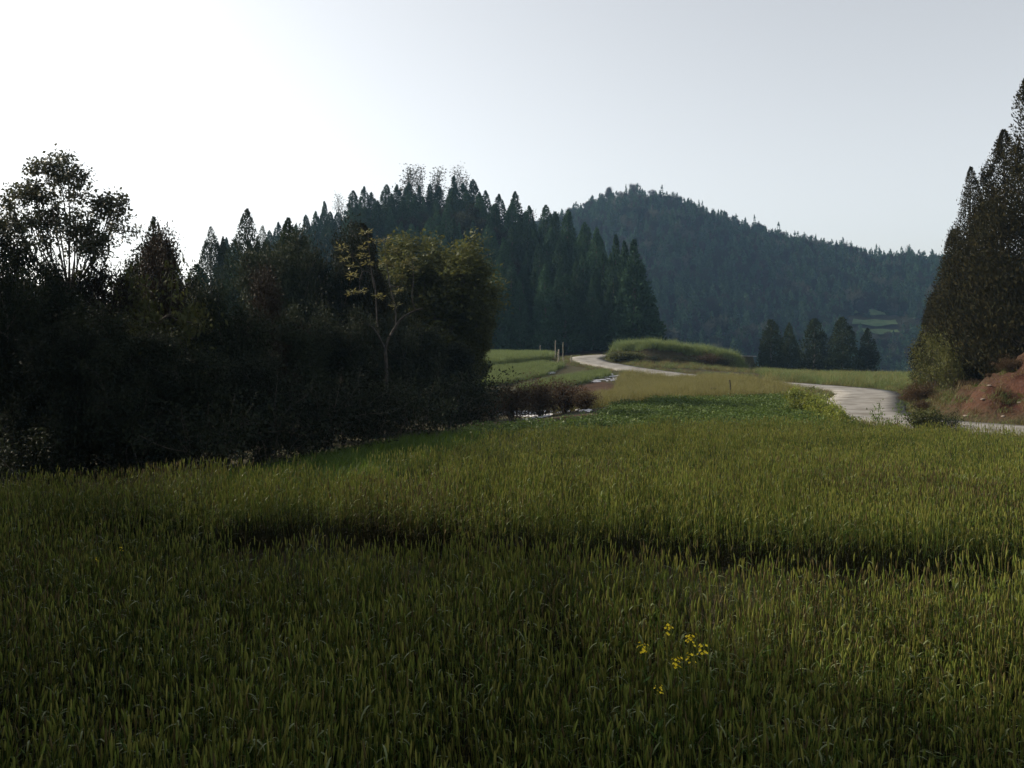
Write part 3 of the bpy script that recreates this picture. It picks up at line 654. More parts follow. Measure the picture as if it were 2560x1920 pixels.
# ------------------------------------------------------------------ scatter (geometry nodes) for what nobody could count
def scatter_group():
    ng = bpy.data.node_groups.new('scatter', 'GeometryNodeTree')
    ng.interface.new_socket('Geometry', in_out='INPUT', socket_type='NodeSocketGeometry')
    ng.interface.new_socket('Collection', in_out='INPUT', socket_type='NodeSocketCollection')
    ng.interface.new_socket('Geometry', in_out='OUTPUT', socket_type='NodeSocketGeometry')
    N = ng.nodes; L = ng.links
    gi = N.new('NodeGroupInput'); go = N.new('NodeGroupOutput')
    ci = N.new('GeometryNodeCollectionInfo'); ci.inputs['Separate Children'].default_value = True; ci.inputs['Reset Children'].default_value = True
    ip = N.new('GeometryNodeInstanceOnPoints'); ip.inputs['Pick Instance'].default_value = True
    def attr(n, t):
        a = N.new('GeometryNodeInputNamedAttribute'); a.data_type = t; a.inputs['Name'].default_value = n
        return next(o for o in a.outputs if o.enabled and o.name == 'Attribute')
    e2r = N.new('FunctionNodeEulerToRotation')
    L.new(attr('rot', 'FLOAT_VECTOR'), e2r.inputs[0])
    L.new(gi.outputs[0], ip.inputs['Points']); L.new(gi.outputs[1], ci.inputs[0]); L.new(ci.outputs[0], ip.inputs['Instance'])
    L.new(e2r.outputs[0], ip.inputs['Rotation']); L.new(attr('scl', 'FLOAT_VECTOR'), ip.inputs['Scale']); L.new(attr('idx', 'INT'), ip.inputs['Instance Index'])
    L.new(ip.outputs[0], go.inputs[0])
    return ng
NG = scatter_group()
def collection_of(name, meshes):
    c = bpy.data.collections.new(name)
    for i, me in enumerate(meshes): c.objects.link(bpy.data.objects.new('%s_%02d' % (name, i), me))
    return c
def scatter(name, pts, coll, label, cat, smin=0.8, smax=1.2, tilt=0.08, seed=0, zs=None, parent=None, flat=1.0, idx=None):
    r = np.random.default_rng(seed); n = len(pts)
    me = bpy.data.meshes.new(name); me.vertices.add(n); me.vertices.foreach_set('co', np.asarray(pts, np.float32).ravel())
    rot = np.column_stack([r.normal(0, tilt, n), r.normal(0, tilt, n), r.uniform(0, 6.28, n)]).astype(np.float32)
    s = r.uniform(smin, smax, n); s3 = np.column_stack([s, s, s * (flat if zs is None else zs)]).astype(np.float32)
    me.attributes.new('rot', 'FLOAT_VECTOR', 'POINT').data.foreach_set('vector', rot.ravel())
    me.attributes.new('scl', 'FLOAT_VECTOR', 'POINT').data.foreach_set('vector', s3.ravel())
    me.attributes.new('idx', 'INT', 'POINT').data.foreach_set('value', (r.integers(0, len(coll.objects), n) if idx is None else idx).astype(np.int32))
    o = ob(name, me); md = o.modifiers.new('scatter', 'NODES'); md.node_group = NG
    md['Socket_1'] = coll
    for k in md.node_group.interface.items_tree:
        if k.name == 'Collection': md[k.identifier] = coll
    tag(o, label, cat, kind='stuff')
    return o
def fill(poly, density, seed, keep=None):
    r = np.random.default_rng(seed); a = np.array(poly); lo = a.min(0); hi = a.max(0)
    n = int(np.prod(hi - lo) * density); x = r.uniform(lo[0], hi[0], n); y = r.uniform(lo[1], hi[1], n)
    k = in_poly(x, y, poly)
    if keep is not None: k &= keep(x, y)
    x = x[k]; y = y[k]
    return np.column_stack([x, y, ground(x, y) - 0.02])

# wheat tufts
def wheat_tuft(seed, n=9, spread=0.14, H=0.72, dry=0.12, head=True):
    r = np.random.default_rng(seed); g = Geo()
    for i in range(n):
        b = np.array([r.normal(0, spread), r.normal(0, spread), 0]); h = H * (r.uniform(0.86, 1.08) if r.random() < .75 else r.uniform(.55, .9))
        ln = np.array([r.normal(0, .06), r.normal(0, .06), 0]) * h
        tip = b + ln + np.array([0, 0, h]); mid = b + ln * 0.4 + np.array([0, 0, h * 0.55])
        mi = 2 if r.random() < dry * 0.5 else 1; hm = 2 if r.random() < dry * 0.7 else 0
        g.tube([b, mid], [.0024, .0021], 3, 4); g.tube([mid, tip], [.0021, .0017], 3, 0 if r.random() < .5 else mi)  # lower half of the stem gets the shade-darkened colour
        if head:
            d = unit(ln * 1.4 + np.array([r.normal(0, .10), r.normal(0, .10), 1.0])); L = r.uniform(.05, .08)
            pts = [tip, tip + d * L * .3, tip + d * L * .75, tip + d * L]
            g.tube(pts, [.0025, .0056, .0048, .001], 5, hm)
            k = 5; a = r.uniform(0, 6.28, k)
            dd = d + 0.16 * np.column_stack([np.cos(a), np.sin(a), np.zeros(k)])
            base = tip + d * (L * r.uniform(.2, .9, (k, 1)))
            sd = unit(np.cross(dd, r.normal(0, 1, (k, 3)))) * .0006
            V = np.stack([base - sd, base + sd, base + unit(dd) * r.uniform(.02, .045, (k, 1))], 1)
            g.add(V, np.arange(3 * k).reshape(k, 3), hm)
        for j in range(r.integers(2, 5)):
            f = r.uniform(0.15, 0.88); a = r.uniform(0, 6.28); p = b + ln * f + np.array([0, 0, h * f])
            el = r.uniform(0.2, 1.2); d = np.array([math.cos(a) * math.cos(el), math.sin(a) * math.cos(el), math.sin(el)])
            g.blade(p, d, r.uniform(.08, .16), r.uniform(.005, .009), r.uniform(.4, 2.0), r, 2 if r.random() < dry * .5 else (4 if f < .62 else 1))  # blades low on the stalk have canopy shade in their colour
        if r.random() < .3:     # broad flag leaf bent over, its sky sheen painted as a paler colour
            f = r.uniform(0.7, 1.0); a = r.uniform(0, 6.28); p = b + ln * f + np.array([0, 0, h * f])
            g.blade(p, np.array([math.cos(a) * .6, math.sin(a) * .6, .75]), r.uniform(.07, .14), r.uniform(.009, .013), r.uniform(1.0, 2.2), r, 3, 4)
    return g.mesh('wheat_tuft', [M['wheat_head'], M['wheat_leaf'], M['dry_blade'], M['flag_leaf'], M['shade_old_leaf']])
WT = collection_of('wheat_tuft', [wheat_tuft(200 + i) for i in range(8)] + [wheat_tuft(210 + i, dry=0.9) for i in range(3)])
def wheat_idx(p, seed, level=0.55):
    r = np.random.default_rng(seed); nz = smooth_noise(p[:, 0], p[:, 1] * 0.6, 1.1, seed + 5) + r.normal(0, .35, len(p))
    return np.where(nz > level, 8 + r.integers(0, 3, len(p)), r.integers(0, 8, len(p)))
def blades(seed, n, spread, H, W, mat, droop=(0.3, 1.5), up=(0.9, 1.5), seg=3):
    r = np.random.default_rng(seed); g = Geo()
    for i in range(n):
        a = r.uniform(0, 6.28); el = r.uniform(*up)
        d = np.array([math.cos(a) * math.cos(el), math.sin(a) * math.cos(el), math.sin(el)])
        g.blade([r.normal(0, spread), r.normal(0, spread), 0], d, H * r.uniform(.6, 1.15), W * r.uniform(.7, 1.3), r.uniform(*droop), r, 0, seg)
    return g.mesh('grass_tuft', M[mat])
def leafy(seed, n, spread, H, L, W, mat, shell=0.5):
    r = np.random.default_rng(seed); g = Geo()
    z = H * r.random(n) ** shell; c = np.column_stack([r.normal(0, spread, n), r.normal(0, spread, n), z])
    a = r.uniform(0, 6.28, n); d = np.column_stack([np.cos(a), np.sin(a), r.normal(0.2, .5, n)])
    g.leaves(c, d, np.array([[0, 0, 1.]]) + r.normal(0, .5, (n, 3)), L * r.uniform(.6, 1.2, n), W * r.uniform(.7, 1.2, n), 0, .2)
    return g.mesh('leafy_tuft', M[mat])

def off_ditch(x, y):
    w = np.interp(x, [-9, -6, -3.2, 0.5, 3, 14], [0.1, 0.5, 1.15, 1.35, 1.12, 1.12])
    return np.abs(y - ditch(x)) > w * (0.95 + 0.26 * smooth_noise(x, y, 1.5, 21))
near_poly = [(-3.4, 2.2), (3.4, 2.2), (8.5, 8.8), (-1, 9.6), (-7.5, 9.8)]
r_ = np.random.default_rng(0)
pts = fill([(-4.6, 2.0), (4.6, 2.0), (9.0, 9.2), (-1, 11.4), (-9.5, 13)], 50, 1, lambda x, y: off_ditch(x, y) & (y < ditch(x)))
hv = lambda p, s: np.clip(1 + 0.12 * smooth_noise(p[:, 0], p[:, 1], 0.9, s) + 0.16 * smooth_noise(p[:, 0], p[:, 1], 3.2, s + 50), 0.5, 1.12)
scatter('wheat', pts, WT, 'green wheat standing in the near plot before the dark furrow', 'wheat', 0.85, 1.15, 0.09, 1, zs=hv(pts, 31), idx=wheat_idx(pts, 41))
pts = fill([(-11, 9), (9.8, 7.5), (13.5, 14.2), (4, 15.2), (-2, 14.8), (-10.5, 13.6)], 52, 2, lambda x, y: off_ditch(x, y) & (y > ditch(x)))
scatter('wheat', pts, WT, 'paler green wheat in the plot just beyond the dark furrow', 'wheat', 0.85, 1.15, 0.09, 2, zs=hv(pts, 32), idx=wheat_idx(pts, 42))
WT2 = collection_of('young_wheat_tuft', [wheat_tuft(220 + i, 9, 0.17, 0.55, 0.05) for i in range(5)])
pts = fill([(3, 15.0), (13.4, 14.2), (14.0, 22.6), (10.8, 26.9), (4.5, 26.5), (-0.5, 22), (-2.8, 17)], 26, 3)
scatter('wheat', pts, WT2, 'fresh green wheat in the farther plot below the road', 'wheat', 0.8, 1.15, 0.07, 3, zs=hv(pts, 33))
DG = collection_of('verge_grass', [blades(230 + i, 26, .12, .42, .012, 'wheat_leaf') for i in range(4)])
pts = fill([(-10, 13.6), (-2.5, 15), (-1, 22), (-0.8, 25), (-2, 28), (-5.5, 25), (-7.5, 20.5), (-12, 19)], 16, 4)
scatter('grass', pts, DG, 'shaded dark grass strip between wheat and thicket', 'grass', 0.7, 1.2, .1, 4)
# weeds in the furrow with broad blades, most shade-darkened in colour, a few sheen-pale
FW = collection_of('furrow_weed', [blades(240 + i, 16, .10, .34, .018, 'shade_old_leaf' if i < 3 else 'flag_leaf', (0.8, 2.6), (0.6, 1.4), 4) for i in range(4)])
pts = fill([(-6, 10), (10, 7.2), (11, 10), (-6, 13)], 3, 5, lambda x, y: ~off_ditch(x, y))
scatter('weeds', pts, FW, 'broad-bladed weeds in the dark furrow between the wheat plots', 'weeds', 0.6, 1.2, .12, 5)
# bean field
BT = collection_of('bean_tuft', [leafy(250 + i, 70, .16, .38, .085, .05, 'bean_leaf') for i in range(5)])
pts = fill([(-1.5, 25), (4.5, 26.5), (9.6, 26.2), (11.8, 30.2), (11.6, 34), (12.6, 38.5), (14.6, 43), (7, 42), (4.6, 38.5), (3.6, 34.5), (3.0, 31), (1.2, 28.2), (-1.2, 27.6)], 11, 6)
scatter('bean_field', pts, BT, 'low dark green bean crop between the wheat and the golden grass', 'crop', 0.75, 1.2, .1, 6)
# golden grass
GT = collection_of('golden_grass_tuft', [blades(260 + i, 60, .18, .62, .010, 'gold_grass', (0.2, 0.9), (1.1, 1.55), 3) for i in range(4)])
pts = fill([(2.5, 46), (7, 42.5), (14.6, 43.2), (15.4, 48), (16.6, 54), (15.8, 60), (13.4, 67), (9.6, 74), (8.5, 70), (7.2, 60), (4.2, 57), (2.2, 52)], 13, 7, lambda x, y: road_near(x, y)[0] > 2.3)
scatter('grass', pts, GT, 'tall golden grass field glowing before the far road', 'grass', 0.8, 1.2, .1, 7)
# verge grass along the road and on the mound
RGT = collection_of('roadside_tuft', [blades(270 + i, 34, .15, .38, .012, 'crop' if i % 2 else 'dry_blade', (0.3, 1.6), (0.8, 1.5), 3) for i in range(4)])
def near_road(a, b): return lambda x, y: (road_near(x, y)[0] > a) & (road_near(x, y)[0] < b)
pts = fill([(4, 20), (30, 10), (34, 60), (24, 116), (2, 116), (4, 60)], 8, 8, near_road(1.62, 3.6))
scatter('grass', pts, RGT, 'mixed green and dry grass along both road verges', 'grass', 0.3, 1.0, .12, 8)
pts = fill([(14, 26), (30, 12), (32, 46), (19, 52), (17, 42)], 2.2, 18, lambda x, y: (road_near(x, y)[2] < 0) & (road_near(x, y)[0] > 2.2) & (smooth_noise(x, y, .7, 77) > 0.0))
scatter('grass', pts, collection_of('bank_tuft', [blades(310 + i, 34, .16, .42, .012, 'dry_blade' if i else 'wheat_leaf', (0.6, 2.0), (0.6, 1.4), 3) for i in range(3)]), 'dry tufts clinging to the red earth bank', 'grass', 0.5, 1.1, .2, 18)
MG = collection_of('mound_grass', [blades(280 + i, 60, .2, .6 + .12 * i, .022, 'crop', (0.2, 1.2), (0.95, 1.55), 3) for i in range(4)])
pts = fill([(9.5, 86), (25.5, 86), (25.5, 99), (9.5, 99)], 11, 9, lambda x, y: (((x - 16.6) / 6.9) ** 4 + ((y - 92.5) / 6.0) ** 4 < np.where(x > 19.5, 1.1, 0.66)))
scatter('grass', pts, MG, 'tall pale green grass on top of the mound inside the road bend', 'grass', 0.5, 1.35, .1, 9)
pts = fill([(9.5, 80), (24.5, 76), (25, 84), (9.8, 84)], 4, 19, lambda x, y: road_near(x, y)[0] > 2.0)
scatter('grass', pts, collection_of('mound_foot_tuft', [blades(320 + i, 40, .2, .5, .016, ('crop', 'dry_blade', 'gold_grass')[i], (0.4, 1.6), (0.8, 1.5), 3) for i in range(3)]), 'ragged green and straw grass between the far road and the mound', 'grass', 0.5, 1.2, .12, 19)
pts = fill([(20, 52), (40, 52), (46, 84), (25, 92), (19, 66)], 5, 10, lambda x, y: road_near(x, y)[0] > 2.2)
scatter('grass', pts, collection_of('far_verge', [blades(290 + i, 40, .22, .6, .016, 'crop' if i else 'gold_grass', (0.2, 1.0), (1.0, 1.5), 3) for i in range(3)]), 'pale rough grass beyond the road before the five cypresses', 'grass', 0.7, 1.2, .1, 10)
# terraced crops at the far left
CT = collection_of('terrace_crop', [blades(300 + i, 60, .2, .75, .018, 'crop', (0.1, 0.6), (1.25, 1.56), 3) for i in range(4)])
pts = fill([(-9, 79), (-2.5, 79.5), (3.4, 86.5), (4.6, 96), (-9, 99)], 12, 11)
scatter('crop', pts, CT, 'tall pale green crop on the upper terrace by the posts', 'crop', 0.9, 1.2, .06, 11)
pts = fill([(-6, 67), (-1, 66.5), (3.2, 74), (4.8, 81), (2.8, 82.5), (-3, 76.5), (-6, 75)], 12, 12)
scatter('crop', pts, CT, 'green crop on the lower terrace below the upper crop', 'crop', 0.55, 0.75, .06, 12)
pts = fill([(1.2, 61.5), (4.4, 66.5), (8.2, 73), (7.6, 75.5), (3, 70), (0.5, 65)], 12, 13)
scatter('crop', pts, CT, 'dark green crop wedge beside the striped plastic plot', 'crop', 0.55, 0.75, .06, 13)

# far forest on the distant hill
r_ = np.random.default_rng(9)
n = 9000; D = np.sqrt(r_.uniform(232 ** 2, 421 ** 2, n)); px = r_.uniform(1180, 2640, n); x = (px - CX) / F * D
pz = ground(x, D); py = HY - (pz + 3 - CAMZ) * F / D
keep = (D > 400) | (r_.random(n) < 0.93)
ter = (px > 2105) & (px < 2275) & (py > 775) & (py < 850)
keep &= ~ter
far = np.column_stack([x, D, pz - 0.2])[keep]
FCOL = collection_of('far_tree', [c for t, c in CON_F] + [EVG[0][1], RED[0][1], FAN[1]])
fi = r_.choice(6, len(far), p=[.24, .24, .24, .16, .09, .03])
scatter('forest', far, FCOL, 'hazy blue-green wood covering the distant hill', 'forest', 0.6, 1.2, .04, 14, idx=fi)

# skyline spires of the distant hill
i = 0; px = 1440.0; rr = random.Random(5)
SP = CON_F
while px < 2340:
    D = FARD + rr.uniform(-4, 2); x = X(px, D); h = rr.choice((6.5, 8, 9, 10, 10.8)) * rr.uniform(.9, 1.1)
    o = ob('cypress_tree', SP[i % 3][1], None, (x, D, gz(x, D) - 0.2), rr.uniform(0, 6.28), (rr.uniform(.6, 1.3),) * 2 + (h / 8.0,))
    tag(o, 'tiny cypress spire on the distant hill skyline, %s from the middle hill' % ordn(i + 1), 'tree', 'spires on the distant hill skyline')
    i += 1; px += rr.choice((8, 12, 17, 24, 40)) * rr.uniform(.8, 1.2)
for i, (px, top, hw, lab) in enumerate([(1503, 486, 14, 'first'), (1530, 470, 16, 'second'), (1552, 480, 12, 'third'), (1580, 460, 16, 'tallest'), (1632, 476, 14, 'fifth'), (1688, 482, 12, 'sixth and last'), (2265, 612, 14, 'lone')]):
    D = 421
    plant('broadleaf_tree', POP[i % 2] if i > 4 else RED[i % 2], px, D, top, hw, label=(lab + ' round-headed tree on the top of the distant hill') if lab != 'lone' else 'lone bare-topped tree low on the distant ridge near the bank', group='round trees on the distant hilltop', rz=rz())

# pale terrace strips in the valley
def ray_ground(px, py, D=np.arange(226, 420, 1.0)):
    p = P(px, py, D); hit = np.where(ground(p[0], p[1]) >= p[2])[0]
    return P(px, py, float(D[hit[0] if len(hit) else -1]))
crop_ground = noise_mat('terrace_green', (0.055, 0.095, 0.036), (0.085, 0.12, 0.048), 0.5, 0.95, 0.2)
for i, (x0, x1, y0, y1, lab) in enumerate([(2135, 2215, 784, 796, 'highest'), (2130, 2245, 808, 822, 'middle'), (2150, 2250, 832, 842, 'lowest'), (2025, 2055, 783, 788, 'outlying')]):
    a = [ray_ground(x0, y1), ray_ground(x1, y1 + 2), ray_ground(x1 - 6, y0 + 2), ray_ground(x0 + 4, y0)]
    V = []
    for u in np.linspace(0, 1, 9):
        p = a[0] * (1 - u) + a[1] * u; q2 = a[3] * (1 - u) + a[2] * u
        for v in np.linspace(0, 1, 5):
            w = p * (1 - v) + q2 * v; V.append((w[0], w[1], gz(w[0], w[1]) + 1.6 + 0.3 * math.sin(u * 9 + v * 3)))
    q = [[k * 5 + j, k * 5 + j + 5, k * 5 + j + 6, k * 5 + j + 1] for k in range(8) for j in range(4)]
    tag(ob('terraced_field', mesh_of('terraced_field', V, [q], crop_ground, smooth=True)), lab + ' pale green terrace strip in the hazy valley', kind='structure')

# ------------------------------------------------------------------ plastic mulch strips
def strip(x0, y0, x1, y1, w, label, group, seed, brk=0.25, h=0.12):
    r = np.random.default_rng(seed); n = 26; V = []; F4 = []; k = 5
    for i in range(n):
        t = i / (n - 1); cx = x0 + (x1 - x0) * t; cy = y0 + (y1 - y0) * t
        d = unit(np.array([x1 - x0, y1 - y0])); nn = np.array([-d[1], d[0]]); wob = r.normal(0, .05)
        ww = w * (0.75 + 0.3 * r.random())
        for j in range(k):
            s = j / (k - 1) * 2 - 1; xx = cx + nn[0] * (s * ww / 2 + wob); yy = cy + nn[1] * (s * ww / 2 + wob)
            V.append((xx, yy, gz(xx, yy) + 0.02 + h * (1 - s * s) + r.normal(0, .012)))
    gone = r.random(n) < brk
    for i in range(n - 1):
        if gone[i]: continue
        for j in range(k - 1): F4.append([i * k + j, i * k + j + 1, (i + 1) * k + j + 1, (i + 1) * k + j])
    tag(ob('plastic_mulch_strip', mesh_of('plastic_mulch_strip', V, [F4], M['plastic'])), label, 'plastic sheet', group)
def PG(px, py): return ray_ground(px, py, np.arange(8, 140, 0.1))
for i, (xa, ya, xb, yb, lab) in enumerate([
    (1303, 1052, 1375, 1041, 'longest torn white plastic strip, nearest the wheat in the shaded plot'),
    (1290, 1041, 1387, 1037, 'torn white plastic strip second from the wheat in the shaded plot'),
    (1248, 1038, 1272, 1032, 'short torn plastic strip at the thicket end of the shaded plot'),
    (1280, 1036, 1340, 1034, 'crumpled plastic strip in the middle of the shaded plot'),
    (1222, 1034, 1262, 1028, 'ragged plastic strip closest to the thicket in the shaded plot'),
    (1285, 1030, 1335, 1031, 'thin ragged plastic strip at the back of the shaded plot'),
    (1350, 1030, 1385, 1030, 'small plastic strip at the back of the shaded plot'),
    (1392, 1034, 1428, 1029, 'plastic strip reaching out toward the bean crop'),
    (1442, 1027, 1480, 1030, 'last small plastic scrap beside the bean crop')]):
    a = PG(xa, ya); b = PG(xb, yb)
    strip(a[0], a[1], b[0], b[1], 0.24, lab, 'white plastic strips in the shaded plot', 400 + i, 0.16, 0.06)
for i, (xa, ya, xb, yb) in enumerate([(1475, 957, 1592, 945), (1460, 955, 1572, 943), (1455, 950, 1550, 940), (1458, 945, 1530, 936)]):
    a = PG(xa, ya); b = PG(xb, yb)
    strip(a[0], a[1], b[0], b[1], 0.36, ['first', 'second', 'third', 'fourth'][i] + ' white plastic strip of the sunlit striped plot, counted from the golden grass', 'plastic strips in the sunlit plot', 420 + i, 0.22, 0.06)
for i, (xa, ya, xb, yb, lab) in enumerate([(1215, 952, 1310, 944, 'white plastic edging along the lower terrace crop'), (1340, 938, 1385, 933, 'short white plastic edging behind the rusty brambles')]):
    a = PG(xa, ya); b = PG(xb, yb); strip(a[0], a[1], b[0], b[1], 0.5, lab, 'plastic edging of the terraces', 430 + i, 0.1)

# ------------------------------------------------------------------ rusty brambles before the terraces
for i, (px, top, D, hw, lab) in enumerate([
    (1225, 985, 41, 45, 'orange-tinged bramble bush beside the thicket end'),
    (1290, 975, 42, 55, 'rusty bramble bush above the shaded plastic plot'),
    (1350, 963, 43, 60, 'tallest rusty bramble bush in the middle of the terrace edge'),
    (1410, 968, 44, 55, 'dark rusty bramble bush beside the striped plot'),
    (1460, 982, 43, 40, 'last rusty bramble bush next to the golden grass')]):
    plant('bramble_bush', RUST[i % 2], px, D, top, hw, label=lab, cat='bush', group='rusty brambles at the terrace edge', rz=rz(), parts=('stem', 'foliage'))
# bushes on the mound face, rape by the road
for i, (px, top, D, hw, kind, lab) in enumerate([
    (1545, 882, 86, 36, GSH, 'green bush at the road end of the mound'),
    (1585, 884, 85.4, 40, GSH, 'green bush second along the mound front'),
    (1635, 890, 84, 46, SHR[0], 'dark bush under the mound grass'),
    (1690, 892, 84, 46, SHR[1], 'dark bush in the middle of the mound front'),
    (1735, 894, 84, 40, SHR[0], 'low dark bush beside the rusty one on the mound'),
    (1768, 890, 84, 40, RUST[0], 'rusty bush on the mound front'),
    (1812, 894, 84.6, 38, SHR[1], 'dark bush at the valley end of the mound')]):
    plant('bush', kind, px, D, top, hw, label=lab, cat='bush', rz=rz(), parts=('stem', 'foliage'))
for i, (px, D, h, lab) in enumerate([
    (1985, 39, 0.81, 'yellow-green rape plant farthest along the bean crop corner'),
    (2005, 37, 0.81, 'yellow-green rape plant second from the far corner by the road'),
    (2000, 34.5, 0.73, 'yellow-green rape plant midway along the bean crop edge'),
    (2035, 34, 0.81, 'yellow-green rape plant close to the pale road'),
    (2060, 32, 0.77, 'yellow-green rape plant beside the road mouth'),
    (2085, 30.5, 0.73, 'yellow-green rape plant just under the pale road'),
    (2100, 29, 0.65, 'yellow-green rape plant nearest the wheat by the road')]):
    plant('rape_plant', RAPE, px, D, h=h, label=lab, cat='plant', group='rape plants at the bean crop corner', rz=rz(), parts=('stem', 'foliage'))
for px, D, h, kind, lab in [(2225, 27.8, 0.95, SPR, 'thin grey-green sprig standing before the pale road'), (2320, 27.2, .75, GSH, 'dark green weed clump hiding the road edge'), (2362, 26.4, .7, SHR[1], 'dark leafy weed clump beside the red bank foot'), (2395, 25.5, .4, GSH, 'yellowish weed clump at the wheat edge below the bank'), (2480, 24.6, .35, GSH, 'low green weed clump right of the yellowish one')]:
    plant('weed', kind, px, D, h=h, label=lab, cat='weed', rz=rz(), parts=('stem', 'foliage'))

# ------------------------------------------------------------------ posts
def post(px, top, D, r, lab, mat='wood', lean=0.02, cat='post', head=0):
    x = X(px, D); z = gz(x, D) - 0.15; h = CAMZ + (HY - top) / F * D - z
    g = Geo(); n = 7; t = np.linspace(0, 1, n); rr_ = np.random.default_rng(int(px))
    pts = np.column_stack([lean * h * t + rr_.normal(0, r * .25, n), rr_.normal(0, r * .25, n), h * t])
    g.tube(pts, np.linspace(r, r * .8, n), 8, 0, True)
    if head: g.tube([pts[-1] - [0, 0, head * .6], pts[-1] - [0, 0, head * .2], pts[-1] + [0, 0, head * .2], pts[-1] + [0, 0, .35 * head]], [r * .9, head * .7, head * .8, head * .3], 9, 0, True)
    o = ob('post', g.mesh('post', M[mat], True), None, (x, D, z)); tag(o, lab, cat)
post(1388, 851, 90, .055, 'tall thin pale pole above the upper terrace crop')
post(1396, 874, 84, .09, 'short stout pale post below the tall thin pole')
post(1407, 855, 88, .04, 'thin grey pole just right of the tall pale one')
post(1409, 894, 82, .05, 'short post at the corner of the terrace crops')
post(1428, 888, 84, .06, 'short weathered post between crop corner and far road')
post(1350, 863, 100, .05, 'short pole behind the upper terrace crop')
post(1829, 951, 44, .035, 'slim dark stake standing in the bean crop edge', 'dark_wood', -0.07, head=0.05)
post(1782, 972, 46, .03, 'small dark stake with a round knob by the golden grass', 'dark_wood', 0.02, head=0.19)

# stones in the red bank and pale stones on verges
def stone(px, py, size, lab, seed):
    p = PG(px, py); r = np.random.default_rng(seed)
    g = Geo(); n = 7; ring = []
    for k, (zz, rr_) in enumerate(((-.4, .6), (-.1, 1.0), (.35, .85), (.6, .4))):
        a = np.arange(n) * 2 * np.pi / n + k * .3
        ring.append(np.column_stack([np.cos(a) * rr_ * r.uniform(.75, 1.2, n), np.sin(a) * rr_ * r.uniform(.75, 1.2, n), np.full(n, zz) + r.normal(0, .08, n)]))
    V = np.concatenate(ring) * size * np.array([1, 1, .55]); F4 = [[k * n + j, k * n + (j + 1) % n, (k + 1) * n + (j + 1) % n, (k + 1) * n + j] for k in range(3) for j in range(n)]
    me = mesh_of('stone', V, [F4, [[3 * n, 3 * n + j, 3 * n + j + 1] for j in range(1, n - 1)]], M['rock'])
    tag(ob('stone', me, None, (p[0], p[1], gz(p[0], p[1]) + size * .2)), lab, 'stone', 'stones of the red bank')
for i, (px, py, s, lab) in enumerate([(2474, 968, 0.088, 'pale stone high on the red earth bank'), (2458, 1002, 0.099, 'pale stone in the lit part of the red bank'), (2552, 1008, 0.11, 'pale stone at the picture edge of the red bank'), (2415, 1043, 0.11, 'flat stone at the foot of the red bank'), (2508, 1047, 0.088, 'small stone low on the red bank above the road')]):
    stone(px, py, s, lab, 500 + i)

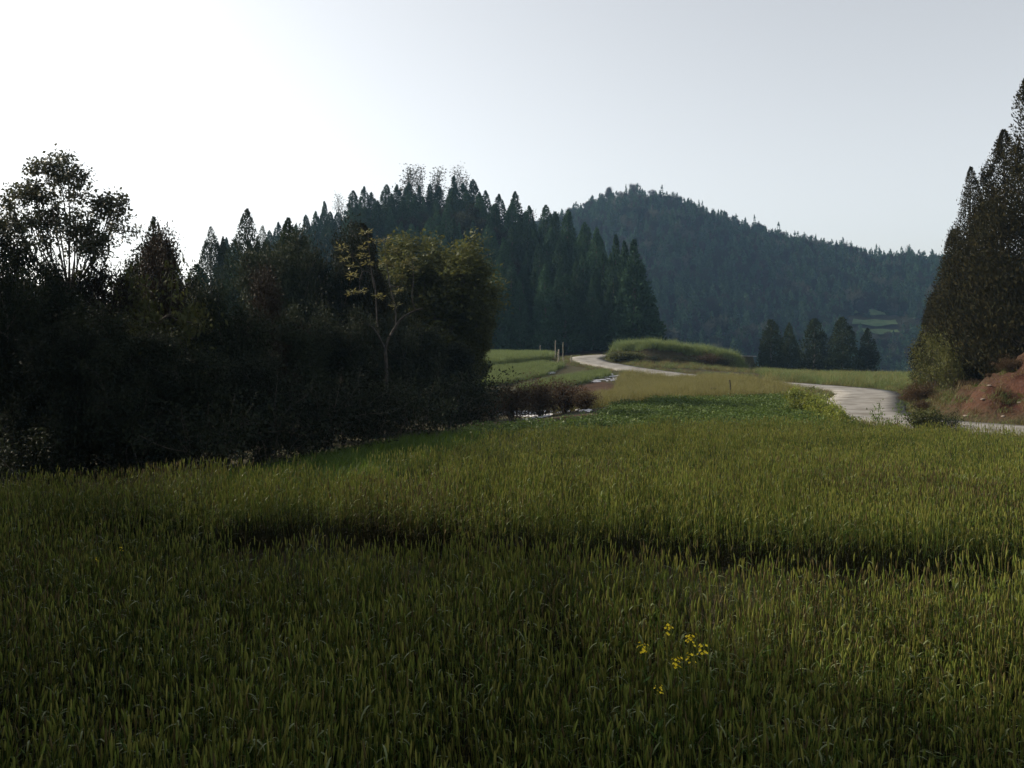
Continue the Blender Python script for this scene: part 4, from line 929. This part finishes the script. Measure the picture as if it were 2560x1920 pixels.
# ------------------------------------------------------------------ yellow rape flowers in the near wheat
def rape_flower(px, py, D, sc, lab, seed):
    r = np.random.default_rng(seed); p = P(px, py, D); z = gz(p[0], p[1]) - .05; h = p[2] - z
    e = bpy.data.objects.new('rape_flower', None); C.objects.link(e); e.location = (p[0], p[1], z)
    tag(e, lab, 'flower', 'yellow rape flowers in the near wheat')
    g = Geo(); t = np.linspace(0, 1, 6); pts = np.column_stack([.03 * np.sin(3 * t), .02 * t, h * t]); g.tube(pts, np.linspace(.004, .002, 6), 5)
    for j in range(5):
        a = r.uniform(0, 6.28); f = r.uniform(.4, .85); q = pts[0] * (1 - f) + pts[-1] * f
        g.leaves(np.array([q]), np.array([[math.cos(a), math.sin(a), .3]]), np.array([[0, 0, 1.]]), .09, .025)
    ob('stem', g.mesh('stem', M['wheat_leaf']), e)
    top = np.array([pts[-1][0], pts[-1][1], h])
    for j in range(r.integers(12, 17)):
        a = r.uniform(0, 6.28); rad = r.uniform(.006, .028) * sc; c = top + np.array([math.cos(a) * rad, math.sin(a) * rad, r.uniform(-.045, .012) * sc])
        f = Geo(); f.tube([top - [0, 0, .03], c], [.0012, .001], 3, 1)
        up = unit(np.array([math.cos(a), math.sin(a), 1.2])); 
        for k in range(4):
            d = rot_about(up, 1.15, k * math.pi / 2 + r.uniform(-.15, .15))
            f.leaves(np.array([c]), np.array([d]), np.array([up]), .0105 * sc, .0095 * sc, 0, .1)
        ob('blossom', f.mesh('blossom', [M['petal'], M['wheat_leaf']]), e)
for i, (px, py, D, sc, lab) in enumerate([
    (1669, 1566, 6.0, 1.0, 'topmost yellow rape flower of the cluster in the wheat'),
    (1728, 1594, 5.7, 1.0, 'yellow rape flower upper of the pair beside the topmost one'),
    (1757, 1620, 5.5, 1.0, 'yellow rape flower on the road side of the cluster'),
    (1726, 1640, 5.4, 0.9, 'narrow yellow rape flower below the upper pair'),
    (1690, 1652, 5.3, 1.0, 'lowest broad yellow rape flower of the cluster'),
    (1606, 1616, 5.5, 1.0, 'lone yellow rape flower on the thicket side of the cluster'),
    (1646, 1724, 4.9, 0.7, 'small yellow rape flower hanging lowest below the cluster'),
    (240, 1398, 8.4, 0.9, 'tiny yellow flower far off in the shaded wheat near the edge'),
    (300, 1371, 8.8, 0.8, 'single yellow dot of a flower in the shaded wheat band')]):
    rape_flower(px, py, D, sc * (1.2 if i < 7 else 0.8), lab, 600 + i)

# ------------------------------------------------------------------ haze
hz = bpy.data.materials.new('haze_air'); hz.use_nodes = True; nt = hz.node_tree; nt.nodes.clear()
out = nt.nodes.new('ShaderNodeOutputMaterial'); pv = nt.nodes.new('ShaderNodeVolumePrincipled')
pv.inputs['Color'].default_value = (0.38, 0.64, 1.0, 1); pv.inputs['Density'].default_value = 0.00024; pv.inputs['Anisotropy'].default_value = 0.2
nt.links.new(pv.outputs[0], out.inputs['Volume'])
lo = float(GZ.min()) - 1.0; hi_ = float(GZ.max()) + 16
bx0, bx1, by0, by1 = -301, 301, -81, 621
V = [(x, y, z) for z in (lo, hi_) for y in (by0, by1) for x in (bx0, bx1)]
Fq = [[0, 2, 3, 1], [4, 5, 7, 6], [0, 1, 5, 4], [2, 6, 7, 3], [0, 4, 6, 2], [1, 3, 7, 5]]
tag(ob('haze', mesh_of('haze', V, [Fq], hz)), 'thin blue evening haze in the air', kind='stuff')
print('TIME', time.time() - T0); print('fill trees', nfill, 'objects', len(bpy.data.objects))
